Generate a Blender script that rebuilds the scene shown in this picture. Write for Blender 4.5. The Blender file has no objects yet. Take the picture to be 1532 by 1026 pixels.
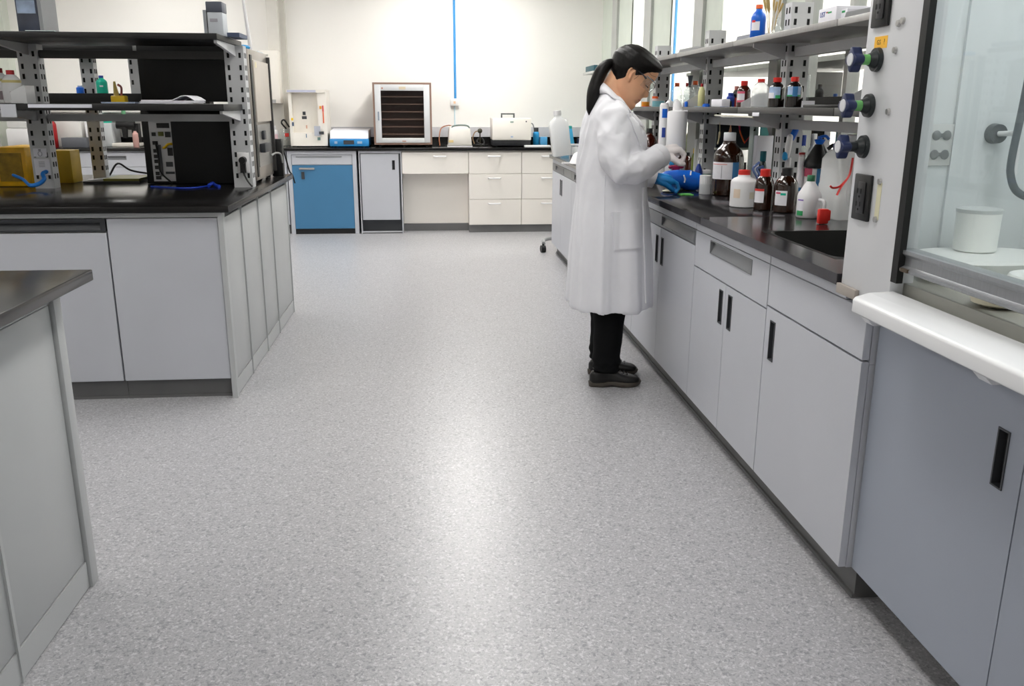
import bpy, bmesh, math, random
from mathutils import Vector, Matrix, noise
from mathutils.bvhtree import BVHTree
random.seed(7)
S = bpy.context.scene
COL = S.collection
PI = math.pi
# ------------------------------------------------------------------ camera
F_PX, YAW, PITCH, ROLL, CAM_H = 1296.55, 0.0909, 0.2672, -0.0030, 1.3443
W_PX, H_PX = 1532, 1026
_cy, _sy, _cp, _sp = math.cos(YAW), math.sin(YAW), math.cos(PITCH), math.sin(PITCH)
FWD = Vector((_sy * _cp, _cy * _cp, -_sp))
_r0 = Vector((_cy, -_sy, 0)); _d0 = FWD.cross(_r0)
RIGHT = math.cos(ROLL) * _r0 + math.sin(ROLL) * _d0
DOWN = -math.sin(ROLL) * _r0 + math.cos(ROLL) * _d0
CAMLOC = Vector((0, 0, CAM_H))
cam_d = bpy.data.cameras.new('camera'); cam = bpy.data.objects.new('camera', cam_d); COL.objects.link(cam)
cam_d.sensor_width = 36; cam_d.sensor_fit = 'HORIZONTAL'; cam_d.lens = 36 * F_PX / W_PX
cam_d.clip_start = 0.05
m3 = Matrix((RIGHT, -DOWN, -FWD)).transposed()
cam.matrix_world = Matrix.Translation(CAMLOC) @ m3.to_4x4()
S.camera = cam

def on(px, py, ax, val):
    """point of the line of sight through a photo pixel on the plane ax = val"""
    v = RIGHT * ((px - W_PX / 2) / F_PX) + DOWN * ((py - H_PX / 2) / F_PX) + FWD
    i = 'XYZ'.index(ax)
    return CAMLOC + v * ((val - CAMLOC[i]) / v[i])

# ------------------------------------------------------------------ materials
def lin(c):
    if isinstance(c, str):
        c = c.lstrip('#'); c = [int(c[i:i + 2], 16) for i in (0, 2, 4)]
    o = []
    for v in c:
        v = v / 255
        o.append(v / 12.92 if v <= .04045 else ((v + .055) / 1.055) ** 2.4)
    return tuple(o)
_M = {}
def mat(name, col, rough=.5, metal=0., coat=0., vary=.05, scale=6., bump=0., bscale=80., trans=0., ior=1.45, emit=0., spec=.5, stretch=None):
    if name in _M: return _M[name]
    m = bpy.data.materials.new(name); m.use_nodes = True
    nt = m.node_tree; n = nt.nodes; l = nt.links
    b = n['Principled BSDF']; c = lin(col)
    b.inputs['Roughness'].default_value = rough; b.inputs['Metallic'].default_value = metal
    b.inputs['Coat Weight'].default_value = coat; b.inputs['Coat Roughness'].default_value = .08
    b.inputs['Transmission Weight'].default_value = trans; b.inputs['IOR'].default_value = ior
    b.inputs['Specular IOR Level'].default_value = spec
    tc = n.new('ShaderNodeTexCoord'); vec = tc.outputs['Object']
    if stretch:
        mp = n.new('ShaderNodeMapping'); mp.inputs['Scale'].default_value = stretch
        l.new(vec, mp.inputs['Vector']); vec = mp.outputs['Vector']
    nz = n.new('ShaderNodeTexNoise'); nz.inputs['Scale'].default_value = scale; nz.inputs['Detail'].default_value = 3
    l.new(vec, nz.inputs['Vector'])
    rp = n.new('ShaderNodeValToRGB')
    rp.color_ramp.elements[0].color = tuple(max(0, x * (1 - vary)) for x in c) + (1,)
    rp.color_ramp.elements[1].color = tuple(min(1, x * (1 + vary)) for x in c) + (1,)
    rp.color_ramp.elements[0].position = .3; rp.color_ramp.elements[1].position = .7
    l.new(nz.outputs['Fac'], rp.inputs['Fac']); l.new(rp.outputs['Color'], b.inputs['Base Color'])
    if bump:
        nb = n.new('ShaderNodeTexNoise'); nb.inputs['Scale'].default_value = bscale; nb.inputs['Detail'].default_value = 2
        l.new(vec, nb.inputs['Vector'])
        bp = n.new('ShaderNodeBump'); bp.inputs['Strength'].default_value = bump; bp.inputs['Distance'].default_value = .002
        l.new(nb.outputs['Fac'], bp.inputs['Height']); l.new(bp.outputs['Normal'], b.inputs['Normal'])
    if emit:
        b.inputs['Emission Color'].default_value = c + (1,); b.inputs['Emission Strength'].default_value = emit
    _M[name] = m
    return m

def glass_mat(name, tint, tint_amt=.1, gloss=1.0, body=0.0, rough=.02):
    """thin glass: transparent with a fresnel reflection; body adds some milky diffuse"""
    if name in _M: return _M[name]
    m = bpy.data.materials.new(name); m.use_nodes = True
    nt = m.node_tree; n = nt.nodes; l = nt.links
    for x in list(n): n.remove(x)
    out = n.new('ShaderNodeOutputMaterial')
    c = lin(tint)
    tr = n.new('ShaderNodeBsdfTransparent')
    nz = n.new('ShaderNodeTexNoise'); nz.inputs['Scale'].default_value = 3
    rp = n.new('ShaderNodeValToRGB')
    t = [1 - tint_amt * (1 - x) for x in c]
    rp.color_ramp.elements[0].color = tuple(x * .985 for x in t) + (1,); rp.color_ramp.elements[1].color = tuple(t) + (1,)
    l.new(nz.outputs['Fac'], rp.inputs['Fac']); l.new(rp.outputs['Color'], tr.inputs['Color'])
    gl = n.new('ShaderNodeBsdfGlossy'); gl.inputs['Roughness'].default_value = rough
    fr = n.new('ShaderNodeFresnel'); fr.inputs['IOR'].default_value = 1.45
    geo = n.new('ShaderNodeNewGeometry'); inv = n.new('ShaderNodeMath'); inv.operation = 'SUBTRACT'; inv.inputs[0].default_value = 1
    l.new(geo.outputs['Backfacing'], inv.inputs[1])
    m0 = n.new('ShaderNodeMath'); m0.operation = 'MULTIPLY'; m0.inputs[1].default_value = gloss; m0.use_clamp = True
    l.new(fr.outputs['Fac'], m0.inputs[0])
    mu = n.new('ShaderNodeMath'); mu.operation = 'MULTIPLY'; l.new(m0.outputs[0], mu.inputs[0]); l.new(inv.outputs[0], mu.inputs[1])
    mx = n.new('ShaderNodeMixShader'); l.new(mu.outputs[0], mx.inputs['Fac'])
    base = tr.outputs[0]
    if body:
        df = n.new('ShaderNodeBsdfDiffuse'); df.inputs['Color'].default_value = c + (1,)
        tl = n.new('ShaderNodeBsdfTranslucent'); tl.inputs['Color'].default_value = c + (1,)
        m1 = n.new('ShaderNodeMixShader'); m1.inputs['Fac'].default_value = .5
        l.new(df.outputs[0], m1.inputs[1]); l.new(tl.outputs[0], m1.inputs[2])
        m2 = n.new('ShaderNodeMixShader'); m2.inputs['Fac'].default_value = body
        l.new(base, m2.inputs[1]); l.new(m1.outputs[0], m2.inputs[2]); base = m2.outputs[0]
    l.new(base, mx.inputs[1]); l.new(gl.outputs[0], mx.inputs[2]); l.new(mx.outputs[0], out.inputs['Surface'])
    _M[name] = m
    return m

# ------------------------------------------------------------------ mesh building
def NB(): return bmesh.new()
def box(bm, x0, x1, y0, y1, z0, z1, mi=0):
    if x0 > x1: x0, x1 = x1, x0
    if y0 > y1: y0, y1 = y1, y0
    if z0 > z1: z0, z1 = z1, z0
    v = [bm.verts.new(p) for p in ((x0,y0,z0),(x1,y0,z0),(x1,y1,z0),(x0,y1,z0),(x0,y0,z1),(x1,y0,z1),(x1,y1,z1),(x0,y1,z1))]
    for f in ((3,2,1,0),(4,5,6,7),(0,1,5,4),(1,2,6,5),(2,3,7,6),(3,0,4,7)):
        bm.faces.new([v[i] for i in f]).material_index = mi
    return v
class FR:
    """a vertical face: u runs along it, z up, n out of it"""
    def __init__(s, o, U, N): s.o, s.U, s.N = Vector(o), Vector(U), Vector(N)
    def p(s, u, z, n): return s.o + s.U * u + s.N * n + Vector((0, 0, z))
    def box(s, bm, u0, u1, z0, z1, n0, n1, mi=0):
        a, b = s.p(u0, z0, n0), s.p(u1, z1, n1)
        return box(bm, a.x, b.x, a.y, b.y, a.z, b.z, mi)
def bx(x0, x1, y0, y1, z0, z1):
    b = NB(); box(b, x0, x1, y0, y1, z0, z1); return b
def ring(bm, pts): return [bm.verts.new(p) for p in pts]
def skin(bm, rings, closed=True, cap0=True, cap1=True, mi=0):
    for a, b in zip(rings, rings[1:]):
        k = len(a)
        for i in range(k if closed else k - 1):
            j = (i + 1) % k
            bm.faces.new((a[i], a[j], b[j], b[i])).material_index = mi
    if closed and cap0: bm.faces.new(rings[0][::-1]).material_index = mi
    if closed and cap1: bm.faces.new(rings[-1]).material_index = mi
def lathe(bm, prof, c=(0, 0, 0), seg=28, mi=0):
    """prof: (r, z) from bottom to top"""
    rs = [ring(bm, [(c[0] + max(r, .0004) * math.cos(2 * PI * i / seg), c[1] + max(r, .0004) * math.sin(2 * PI * i / seg), c[2] + z) for i in range(seg)]) for r, z in prof]
    skin(bm, rs, mi=mi)
def basis(d):
    d = d.normalized(); a = Vector((0, 0, 1)) if abs(d.z) < .9 else Vector((1, 0, 0))
    x = d.cross(a).normalized(); return x, d.cross(x).normalized()
def tube(bm, pts, r, seg=10, caps=True, mi=0, flat=1.0, round_ends=False):
    """swept tube through pts; r number or list"""
    pts = [Vector(p) for p in pts]; n = len(pts)
    rr = list(r) if isinstance(r, (list, tuple)) else [r] * n
    if round_ends:
        d0 = (pts[0] - pts[1]).normalized(); d1 = (pts[-1] - pts[-2]).normalized()
        A = [(pts[0] + d0 * rr[0] * math.sin(t), rr[0] * math.cos(t)) for t in (1.45, 1.0, .5)]
        B = [(pts[-1] + d1 * rr[-1] * math.sin(t), rr[-1] * math.cos(t)) for t in (.5, 1.0, 1.45)]
        pts = [a[0] for a in A] + pts + [b[0] for b in B]; rr = [a[1] for a in A] + rr + [b[1] for b in B]; n = len(pts)
    prev = None; rs = []
    for i in range(n):
        d = (pts[min(i + 1, n - 1)] - pts[max(i - 1, 0)])
        if prev is None: x, y = basis(d)
        else:
            dn = d.normalized(); x = (prev - dn * prev.dot(dn)).normalized(); y = dn.cross(x)
        prev = x
        rs.append(ring(bm, [pts[i] + (x * math.cos(2 * PI * k / seg) + y * math.sin(2 * PI * k / seg) * flat) * rr[i] for k in range(seg)]))
    skin(bm, rs, cap0=caps, cap1=caps, mi=mi)
def spline(pts, n=6):
    P = [Vector(p) for p in pts]; P = [2 * P[0] - P[1]] + P + [2 * P[-1] - P[-2]]; o = []
    for i in range(1, len(P) - 2):
        for k in range(n):
            t = k / n
            o.append(.5 * ((2 * P[i]) + (P[i + 1] - P[i - 1]) * t + (2 * P[i - 1] - 5 * P[i] + 4 * P[i + 1] - P[i + 2]) * t * t + (3 * P[i] - P[i - 1] - 3 * P[i + 1] + P[i + 2]) * t ** 3))
    o.append(P[-2]); return o
def prism(bm, poly, ax, a, b, mi=0):
    """poly: 2D points in the plane of the two other axes (in x,y,z order)"""
    def mk(p, t):
        q = list(p); q.insert('XYZ'.index(ax), t); return q
    A = ring(bm, [mk(p, a) for p in poly]); B = ring(bm, [mk(p, b) for p in poly])
    skin(bm, [A, B], mi=mi)
def ball(bm, c, r, seg=14, sz=(1, 1, 1), mi=0):
    prof = [(math.cos(t), math.sin(t)) for t in [(-PI / 2) + PI * k / 10 for k in range(11)]]
    rs = [ring(bm, [(c[0] + r * sz[0] * max(a, .02) * math.cos(2 * PI * i / seg), c[1] + r * sz[1] * max(a, .02) * math.sin(2 * PI * i / seg), c[2] + r * sz[2] * z) for i in range(seg)]) for a, z in prof]
    skin(bm, rs, mi=mi)
def arc_patch(bm, r, z0, z1, a0, a1, c=(0, 0), t=.0008, n=14, mi=0):
    """a label wrapped on a cylinder"""
    rs = []
    for k in range(n + 1):
        a = a0 + (a1 - a0) * k / n; ca, sa = math.cos(a), math.sin(a)
        rs.append(ring(bm, [(c[0] + q * ca, c[1] + q * sa, z) for q, z in ((r, z0), (r + t, z0), (r + t, z1), (r, z1))]))
    skin(bm, rs, mi=mi)

ROOT = {}
def finish(bm, bevel=0, sharp=38, seg=2):
    bmesh.ops.recalc_face_normals(bm, faces=bm.faces)
    if bevel:
        es = [e for e in bm.edges if len(e.link_faces) == 2 and e.calc_face_angle(0) > .5]
        bmesh.ops.bevel(bm, geom=es, offset=bevel, segments=seg, affect='EDGES', profile=.5, clamp_overlap=True)
    s = math.radians(sharp)
    for f in bm.faces: f.smooth = True
    for e in bm.edges:
        if len(e.link_faces) != 2 or e.calc_face_angle(0) > s: e.smooth = False
def props(o, label=None, cat=None, group=None, kind=None):
    for k, v in (('label', label), ('category', cat), ('group', group), ('kind', kind)):
        if v: o[k] = v
    return o
def thing(name, label, cat, loc, group=None, rz=0, local=False, rot=None):
    o = bpy.data.objects.new(name, None); COL.objects.link(o); o.empty_display_size = .05
    o.location = loc; o.rotation_euler = rot if rot else (0, 0, rz)
    props(o, label, cat, group); ROOT[o.name] = Vector((0, 0, 0)) if (local or rz or rot) else Vector(loc)
    return o
def obj(name, bm, mats, parent=None, label=None, cat=None, group=None, kind=None, bevel=0, sharp=38, seg=2, done=False):
    if not done: finish(bm, bevel, sharp, seg)
    me = bpy.data.meshes.new(name)
    if parent is not None: off = ROOT[parent.name]
    else:
        vs = [v.co for v in bm.verts]
        lo = Vector([min(v[i] for v in vs) for i in range(3)]); hi = Vector([max(v[i] for v in vs) for i in range(3)])
        off = Vector(((lo.x + hi.x) / 2, (lo.y + hi.y) / 2, lo.z))
    bmesh.ops.translate(bm, verts=bm.verts, vec=-off)
    bm.to_mesh(me); bm.free()
    for m in (mats if isinstance(mats, (list, tuple)) else [mats]): me.materials.append(m)
    o = bpy.data.objects.new(name, me); COL.objects.link(o)
    if parent is not None: o.parent = parent; ROOT[o.name] = off
    else: o.location = off; ROOT[o.name] = off
    return props(o, label, cat, group, kind)
def struct(name, bm, m, parent=None, bevel=0):
    o = obj(name, bm, m, parent, bevel=bevel)
    if parent is None: o['kind'] = 'structure'
    return o
def remesh(bm, voxel, it=4, fac=.5):
    """union of everything in bm as one skin"""
    bmesh.ops.recalc_face_normals(bm, faces=bm.faces)
    me = bpy.data.meshes.new('t'); bm.to_mesh(me); bm.free()
    o = bpy.data.objects.new('t', me); COL.objects.link(o)
    r = o.modifiers.new('r', 'REMESH'); r.mode = 'VOXEL'; r.voxel_size = voxel
    if it:
        s = o.modifiers.new('s', 'SMOOTH'); s.iterations = it; s.factor = fac
    dg = bpy.context.evaluated_depsgraph_get(); ev = o.evaluated_get(dg)
    nm = ev.to_mesh(); b = NB(); b.from_mesh(nm); ev.to_mesh_clear()
    bpy.data.objects.remove(o); bpy.data.meshes.remove(me)
    return b
def text_bm(s, size, M, ext=.0004):
    cu = bpy.data.curves.new('t', 'FONT'); cu.body = s; cu.size = size; cu.extrude = ext; cu.align_x = 'CENTER'; cu.align_y = 'CENTER'
    o = bpy.data.objects.new('t', cu); COL.objects.link(o)
    dg = bpy.context.evaluated_depsgraph_get(); me = o.evaluated_get(dg).to_mesh()
    b = NB(); b.from_mesh(me); o.evaluated_get(dg).to_mesh_clear()
    bpy.data.objects.remove(o); bpy.data.curves.remove(cu)
    bmesh.ops.transform(b, matrix=M, verts=b.verts); return b
def frame_M(c, right, up):
    right = Vector(right).normalized(); up = Vector(up).normalized(); n = right.cross(up)
    return Matrix.Translation(Vector(c)) @ Matrix((right, up, n)).transposed().to_4x4()
LAMP, HOODLAMP, EXPO = 11.6, 12.0, 0.0
# ------------------------------------------------------------------ palette
M_WALL = mat('white wall paint', '#f4f2ee', .6, vary=.015, scale=2, bump=.06, bscale=180)
M_CEIL = mat('ceiling tile', '#eeece8', .8, vary=.03, bump=.2, bscale=60)
M_GREYCAB = mat('grey cabinet laminate', '#bdbfc6', .38, vary=.02, scale=3, bump=.03, bscale=300)
M_GREYCAB2 = mat('grey end panel laminate', '#b6b8b9', .4, vary=.02, scale=3, bump=.03, bscale=300)
M_HOODCAB = mat('blue grey steel cabinet', '#9aa0ac', .42, vary=.02, scale=3, bump=.03, bscale=300)
M_CARCASS = mat('dark cabinet carcass', '#55575b', .6)
M_KICK = mat('charcoal toe kick', '#686868', .5, vary=.06)
M_KICKB = mat('black toe kick', '#111112', .5)
M_TOP = mat('black epoxy worktop', '#131212', .2, vary=.25, scale=20, spec=.42)
M_STEELTOP = mat('dark grey steel worktop', '#424044', .17, metal=.75, vary=.08, scale=4, stretch=(1, 12, 1))
M_BEIGE = mat('cream drawer laminate', '#ebe6df', .45, vary=.012, scale=3)
M_BLUECAB = mat('blue painted steel door', '#447aa2', .4, vary=.03, scale=3, bump=.03, bscale=300)
M_STEEL = mat('brushed steel', '#b9b8b6', .32, metal=.85, vary=.05, scale=8, stretch=(1, 1, 30))
M_RACK = mat('grey powder coated rack steel', '#cbccce', .45, metal=.1, vary=.04)
M_RACKD = mat('dark grey rack steel', '#403f3e', .4, metal=.15, vary=.05)
M_SHELFB = mat('black shelf board', '#161617', .45, vary=.15)
M_SHELFG = mat('grey steel shelf', '#9d9b99', .35, metal=.3, vary=.06, stretch=(1, 8, 1))
M_SLOT = mat('dark slot', '#101012', .8)
M_HANDLE = mat('charcoal recessed pull', '#3d3f43', .45)
M_HANDLEIN = mat('black pull recess', '#1c1d1f', .6)
M_PULLGREY = mat('grey aluminium pull', '#85878a', .35, metal=.4)
M_WHITEP = mat('white plastic', '#f0eff0', .35, vary=.015)
M_WHITEB = mat('warm white enamel', '#efeae2', .4, vary=.02)
M_BLACKP = mat('black plastic', '#121213', .4, vary=.2)
M_BLACKM = mat('matte black panel', '#0b0b0c', .55, vary=.2)
M_SEAM = mat('dark joint line', '#4a4a4d', .7)
M_LIGHTFR = mat('white lamp trim', '#e8e8e6', .5)

# floor: speckled grey vinyl
def floor_mat():
    m = bpy.data.materials.new('speckled grey vinyl'); m.use_nodes = True
    nt = m.node_tree; n = nt.nodes; l = nt.links; b = n['Principled BSDF']
    tc = n.new('ShaderNodeTexCoord')
    big = n.new('ShaderNodeTexNoise'); big.inputs['Scale'].default_value = .9; big.inputs['Detail'].default_value = 1
    l.new(tc.outputs['Object'], big.inputs['Vector'])
    fine = n.new('ShaderNodeTexNoise'); fine.inputs['Scale'].default_value = 120; fine.inputs['Detail'].default_value = 5; fine.inputs['Roughness'].default_value = .75
    l.new(tc.outputs['Object'], fine.inputs['Vector'])
    r1 = n.new('ShaderNodeValToRGB'); e = r1.color_ramp.elements
    e[0].position = .32; e[0].color = lin('#9f9fa3') + (1,); e[1].position = .68; e[1].color = lin('#bfbec0') + (1,)
    l.new(fine.outputs['Fac'], r1.inputs['Fac'])
    def flecks(scale, lo, hi, col, prev, amt):
        v = n.new('ShaderNodeTexNoise'); v.inputs['Scale'].default_value = scale; v.inputs['Detail'].default_value = 1.5; v.inputs['Distortion'].default_value = .6
        mp = n.new('ShaderNodeMapping'); mp.inputs['Location'].default_value = (scale, scale * .37, 0)
        l.new(tc.outputs['Object'], mp.inputs['Vector']); l.new(mp.outputs['Vector'], v.inputs['Vector'])
        rr = n.new('ShaderNodeMapRange'); rr.inputs['From Min'].default_value = lo; rr.inputs['From Max'].default_value = hi; rr.inputs['To Max'].default_value = amt
        l.new(v.outputs['Fac'], rr.inputs['Value'])
        mx = n.new('ShaderNodeMix'); mx.data_type = 'RGBA'
        l.new(rr.outputs[0], mx.inputs['Factor']); l.new(prev, mx.inputs['A']); mx.inputs['B'].default_value = lin(col) + (1,)
        return mx.outputs['Result']
    c = flecks(105, .56, .64, '#dcdbdd', r1.outputs['Color'], .58)
    c = flecks(88, .57, .66, '#75757a', c, .52)
    c = flecks(190, .58, .68, '#6a6a70', c, .42)
    mx = n.new('ShaderNodeMix'); mx.data_type = 'RGBA'; mx.blend_type = 'MULTIPLY'; mx.inputs['Factor'].default_value = 1
    r2 = n.new('ShaderNodeValToRGB'); r2.color_ramp.elements[0].color = (.93, .93, .94, 1); r2.color_ramp.elements[1].color = (1, 1, 1, 1)
    l.new(big.outputs['Fac'], r2.inputs['Fac']); l.new(c, mx.inputs['A']); l.new(r2.outputs['Color'], mx.inputs['B'])
    l.new(mx.outputs['Result'], b.inputs['Base Color'])
    b.inputs['Roughness'].default_value = .32
    b.inputs['Specular IOR Level'].default_value = .55
    bp = n.new('ShaderNodeBump'); bp.inputs['Strength'].default_value = .12; bp.inputs['Distance'].default_value = .001
    l.new(fine.outputs['Fac'], bp.inputs['Height']); l.new(bp.outputs['Normal'], b.inputs['Normal'])
    return m
X_L, X_R, Y_F, Y_B, Z_C = -4.6, 5.6, -2.5, 10.15, 2.95
struct('floor', bx(X_L, X_R, Y_F, Y_B, -.05, 0), floor_mat())
struct('ceiling', bx(X_L, X_R, Y_F, Y_B, Z_C, Z_C + .05), M_CEIL)
struct('wall_back', bx(X_L, X_R, Y_B, Y_B + .1, 0, Z_C), M_WALL)
struct('wall_left', bx(X_L - .1, X_L, Y_F, Y_B, 0, Z_C), M_WALL)
struct('wall_right', bx(X_R, X_R + .1, Y_F, Y_B, 0, Z_C), M_WALL)
struct('wall_front', bx(X_L, X_R, Y_F - .1, Y_F, 0, Z_C), M_WALL)
# pilaster and conduit on the back wall, left of the fridge
b = NB(); box(b, -1.72, -1.60, 9.98, Y_B, .915, Z_C); box(b, -1.60, -1.545, 10.07, Y_B, .915, Z_C)
struct('trim_1', b, mat('pale grey wall trim', '#d9d6cf', .5))
struct('trim_2', bx(-4.6, -4.41, 10.0, Y_B, 0, Z_C), mat('pale green wall trim', '#d5dad0', .5))

# glass partition between the bench and the neighbouring lab
XP = 1.94
M_MULL = mat('grey aluminium mullion', '#b7b9b6', .4, metal=.2)
M_FROST = mat('pale green frosted panel', '#d3dbd0', .3, vary=.03, spec=.5)
M_PANE = glass_mat('clear partition glass', '#e8f4ec', .12, .5)
def ypx(x): return on(x, 60, 'X', XP).y
spans = [('m', 888, 892), ('f', 892, 919), ('m', 919, 926), ('f', 926, 945), ('c', 945, 967), ('m', 967, 977), ('f', 977, 1003), ('c', 1003, 1042),
         ('m', 1042, 1055), ('f', 1055, 1078), ('c', 1080, 1161), ('m', 1161, 1174), ('f', 1174, 1208), ('m', 1208, 1218), ('c', 1218, 1276), ('m', 1276, 1282)]
fr = NB(); nwin = 0; panes = []
for k, a, c in spans:
    y1, y0 = min(ypx(a), Y_B), ypx(c)
    if y0 > Y_B - .02: continue
    if k == 'm': box(fr, XP - .03, XP + .03, y0, y1, .9, Z_C)
    else: panes.append((k, y0, y1))
yl = ypx(1282); box(fr, XP - .025, XP + .025, yl - 1.0, yl - .95, .9, Z_C); panes.append(('c', yl - .95, yl))
box(fr, XP - .03, XP + .03, Y_F, yl - 1.0, .9, Z_C); box(fr, XP - .03, XP + .03, Y_F, Y_B, 0, .9); box(fr, XP - .031, XP + .031, yl - 1, Y_B, Z_C - .1, Z_C)
struct('wall_partition', fr, M_MULL)
for k, y0, y1 in panes:
    nwin += 1
    struct('window_%d' % nwin, bx(XP - .006, XP + .006, y0, y1, .9, Z_C - .1), M_FROST if k == 'f' else M_PANE)

# ------------------------------------------------------------------ ceiling lamps
M_LAMP = mat('lit lamp diffuser', '#fffdf9', .5, emit=LAMP)
M_LAMPDIM = mat('dimmed lamp diffuser', '#fffdf9', .5, emit=LAMP * .5)
M_LAMPBACK = mat('bright lamp diffuser', '#fffdf9', .5, emit=LAMP * 2.2)
def ceiling_light(x, y, lab, lm=None):
    t = thing('ceiling_light', lab, 'light', (x, y, Z_C - .05), 'recessed ceiling lights')
    f = NB(); w, d = .31, .66
    for a in ((x - w, x + w, y - d, y - d + .03), (x - w, x + w, y + d - .03, y + d), (x - w, x - w + .03, y - d + .03, y + d - .03), (x + w - .03, x + w, y - d + .03, y + d - .03)):
        box(f, a[0], a[1], a[2], a[3], Z_C - .05, Z_C)
    obj('lamp_frame', f, M_LIGHTFR, t)
    obj('diffuser', bx(x - w + .03, x + w - .03, y - d + .03, y + d - .03, Z_C - .035, Z_C - .02), lm or M_LAMP, t)
for x in (-2.7, .3, 2.9, 4.7):
    for y in (-1.2, .8, 2.8, 4.8, 6.8, 8.8):
        ceiling_light(x, y, 'long recessed ceiling light with white diffuser and trim', M_LAMPDIM if y < 2 else M_LAMPBACK if y > 8 and x > 0 else M_LAMP)
# ------------------------------------------------------------------ doors and pulls
def door_with_pull(name, F, u0, u1, z0, z1, m, parent, pull=None, n1=.0, th=.02, pm=None, label=None):
    """slab with an optional recessed pull (u0,u1,z0,z1); the pull is a child"""
    b = NB()
    if pull:
        a0, a1, b0, b1 = pull
        if b0 > z0 + .002: F.box(b, u0, u1, z0, b0, n1 - th, n1)
        if z1 > b1 + .002: F.box(b, u0, u1, b1, z1, n1 - th, n1)
        F.box(b, u0, a0, b0, b1, n1 - th, n1); F.box(b, a1, u1, b0, b1, n1 - th, n1)
    else: F.box(b, u0, u1, z0, z1, n1 - th, n1)
    d = obj(name, b, m, parent, label=label, bevel=0 if pull else .0015, seg=1)
    if pull:
        h = NB(); t = .004
        F.box(h, a0 + t, a1 - t, b0 + t, b1 - t, n1 - th + .001, n1 - th + .003, 1)
        for q in ((a0, a1, b0, b0 + t), (a0, a1, b1 - t, b1), (a0, a0 + t, b0 + t, b1 - t), (a1 - t, a1, b0 + t, b1 - t)):
            F.box(h, *q, n1 - th + .001, n1 + .0025, 0)
        if a1 - a0 > .15:  # wide pull: sloping scoop
            vs = [h.verts.new(F.p(u, z, n)) for u, z, n in ((a0 + t, b0 + t, n1 - .001), (a1 - t, b0 + t, n1 - .001), (a1 - t, b1 - t, n1 - th + .003), (a0 + t, b1 - t, n1 - th + .003))]
            h.faces.new(vs).material_index = 0
        obj('recessed_pull', h, [pm or M_HANDLE, M_HANDLEIN], d)
    return d
ZT, ZU = .91, .88
# ------------------------------------------------------------------ right-hand bench
FRB = FR((1.111, 0, 0), (0, 1, 0), (-1, 0, 0))
def base_unit(lab, F, u0, u1, build, depth=.75, zb=.098, kick=.055, carc=None, kickm=None, group='base cabinets', cat='cabinet', side=None, zbt=ZU - .002):
    c = F.p((u0 + u1) / 2, 0, -depth / 2); t = thing('base_cabinet', lab, cat, (c.x, c.y, 0), group)
    b = NB(); F.box(b, u0 + .001, u1 - .001, zb, zbt, -depth, -.0215)
    obj('body', b, carc or M_GREYCAB, t)
    k = NB(); F.box(k, u0, u1, 0, zb, -depth + .02, -kick); F.box(k, u0, u1, 0, .012, -kick, -kick + .008)
    obj('toe_kick', k, kickm or M_KICK, t)
    build(t); return t
def uA(t):
    b = NB(); FRB.box(b, 2.086, 2.1, .691, .838, -.7, -.0215); obj('side_panel', b, M_GREYCAB, t)
    door_with_pull('panel', FRB, 2.087, 2.752, .703, .838, M_GREYCAB, t)
    door_with_pull('door', FRB, 2.087, 2.752, .1, .697, M_GREYCAB, t, (2.668, 2.71, .525, .66))
    b = NB(); FRB.box(b, 2.212, 2.752, .841, .878, -.02, -.001); obj('top_rail', b, M_GREYCAB, t)
base_unit('grey base cabinet under the sink, plain panel above one door', FRB, 2.085, 2.754, uA, zbt=.69)
def uB(t):
    door_with_pull('drawer', FRB, 2.757, 3.586, .69, .838, M_GREYCAB, t, (2.915, 3.385, .772, .826), pm=M_PULLGREY)
    door_with_pull('door', FRB, 2.757, 3.168, .1, .684, M_GREYCAB, t, (3.09, 3.132, .522, .656))
    door_with_pull('door', FRB, 3.171, 3.586, .1, .684, M_GREYCAB, t, (3.196, 3.238, .522, .656))
    b = NB(); FRB.box(b, 2.757, 3.586, .841, .878, -.02, -.001); obj('top_rail', b, M_GREYCAB, t)
base_unit('grey base cabinet with a wide drawer pull above two doors', FRB, 2.755, 3.588, uB, zbt=.69)
def unit_pair(y0, y1, pull0=None):
    ym = (y0 + y1) / 2
    def f(t):
        door_with_pull('drawer', FRB, y0 + .002, y1 - .002, .775, .838, M_PULLGREY, t, (pull0 or y0 + .02, pull0 + .48 if pull0 else y1 - .3, .782, .83), pm=M_PULLGREY)
        door_with_pull('door', FRB, y0 + .002, ym - .0015, .1, .77, M_GREYCAB, t, (ym - .06, ym - .018, .592, .727))
        door_with_pull('door', FRB, ym + .0015, y1 - .002, .1, .77, M_GREYCAB, t, (ym + .022, ym + .064, .592, .727))
        b = NB(); FRB.box(b, y0 + .002, y1 - .002, .841, .878, -.02, -.001); obj('top_rail', b, M_GREYCAB, t)
    return f
def unit_C(t):
    y0, y1, ym = 3.591, 4.712, 4.165
    door_with_pull('drawer', FRB, y0, y1, .775, .838, M_PULLGREY, t, (3.605, 4.15, .782, .832), pm=M_PULLGREY)
    door_with_pull('door', FRB, y0, ym - .0015, .1, .77, M_GREYCAB, t, (4.1, 4.142, .592, .727))
    door_with_pull('door', FRB, ym + .0015, y1, .1, .77, M_GREYCAB, t, (4.2, 4.242, .592, .727))
    b = NB(); FRB.box(b, y0, y1, .841, .878, -.02, -.001); obj('top_rail', b, M_GREYCAB, t)
base_unit('grey double-door base cabinet right in front of the person', FRB, 3.589, 4.714, unit_C)
base_unit('grey base cabinet hidden behind the skirt of the white coat', FRB, 4.716, 5.84, unit_pair(4.716, 5.84))
base_unit('grey base cabinet second from the far end of the long bench', FRB, 5.842, 6.966, unit_pair(5.842, 6.966, 6.35))
base_unit('grey base cabinet at the far end of the long bench', FRB, 6.968, 8.1, unit_pair(6.968, 8.1, 7.4))
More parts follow.
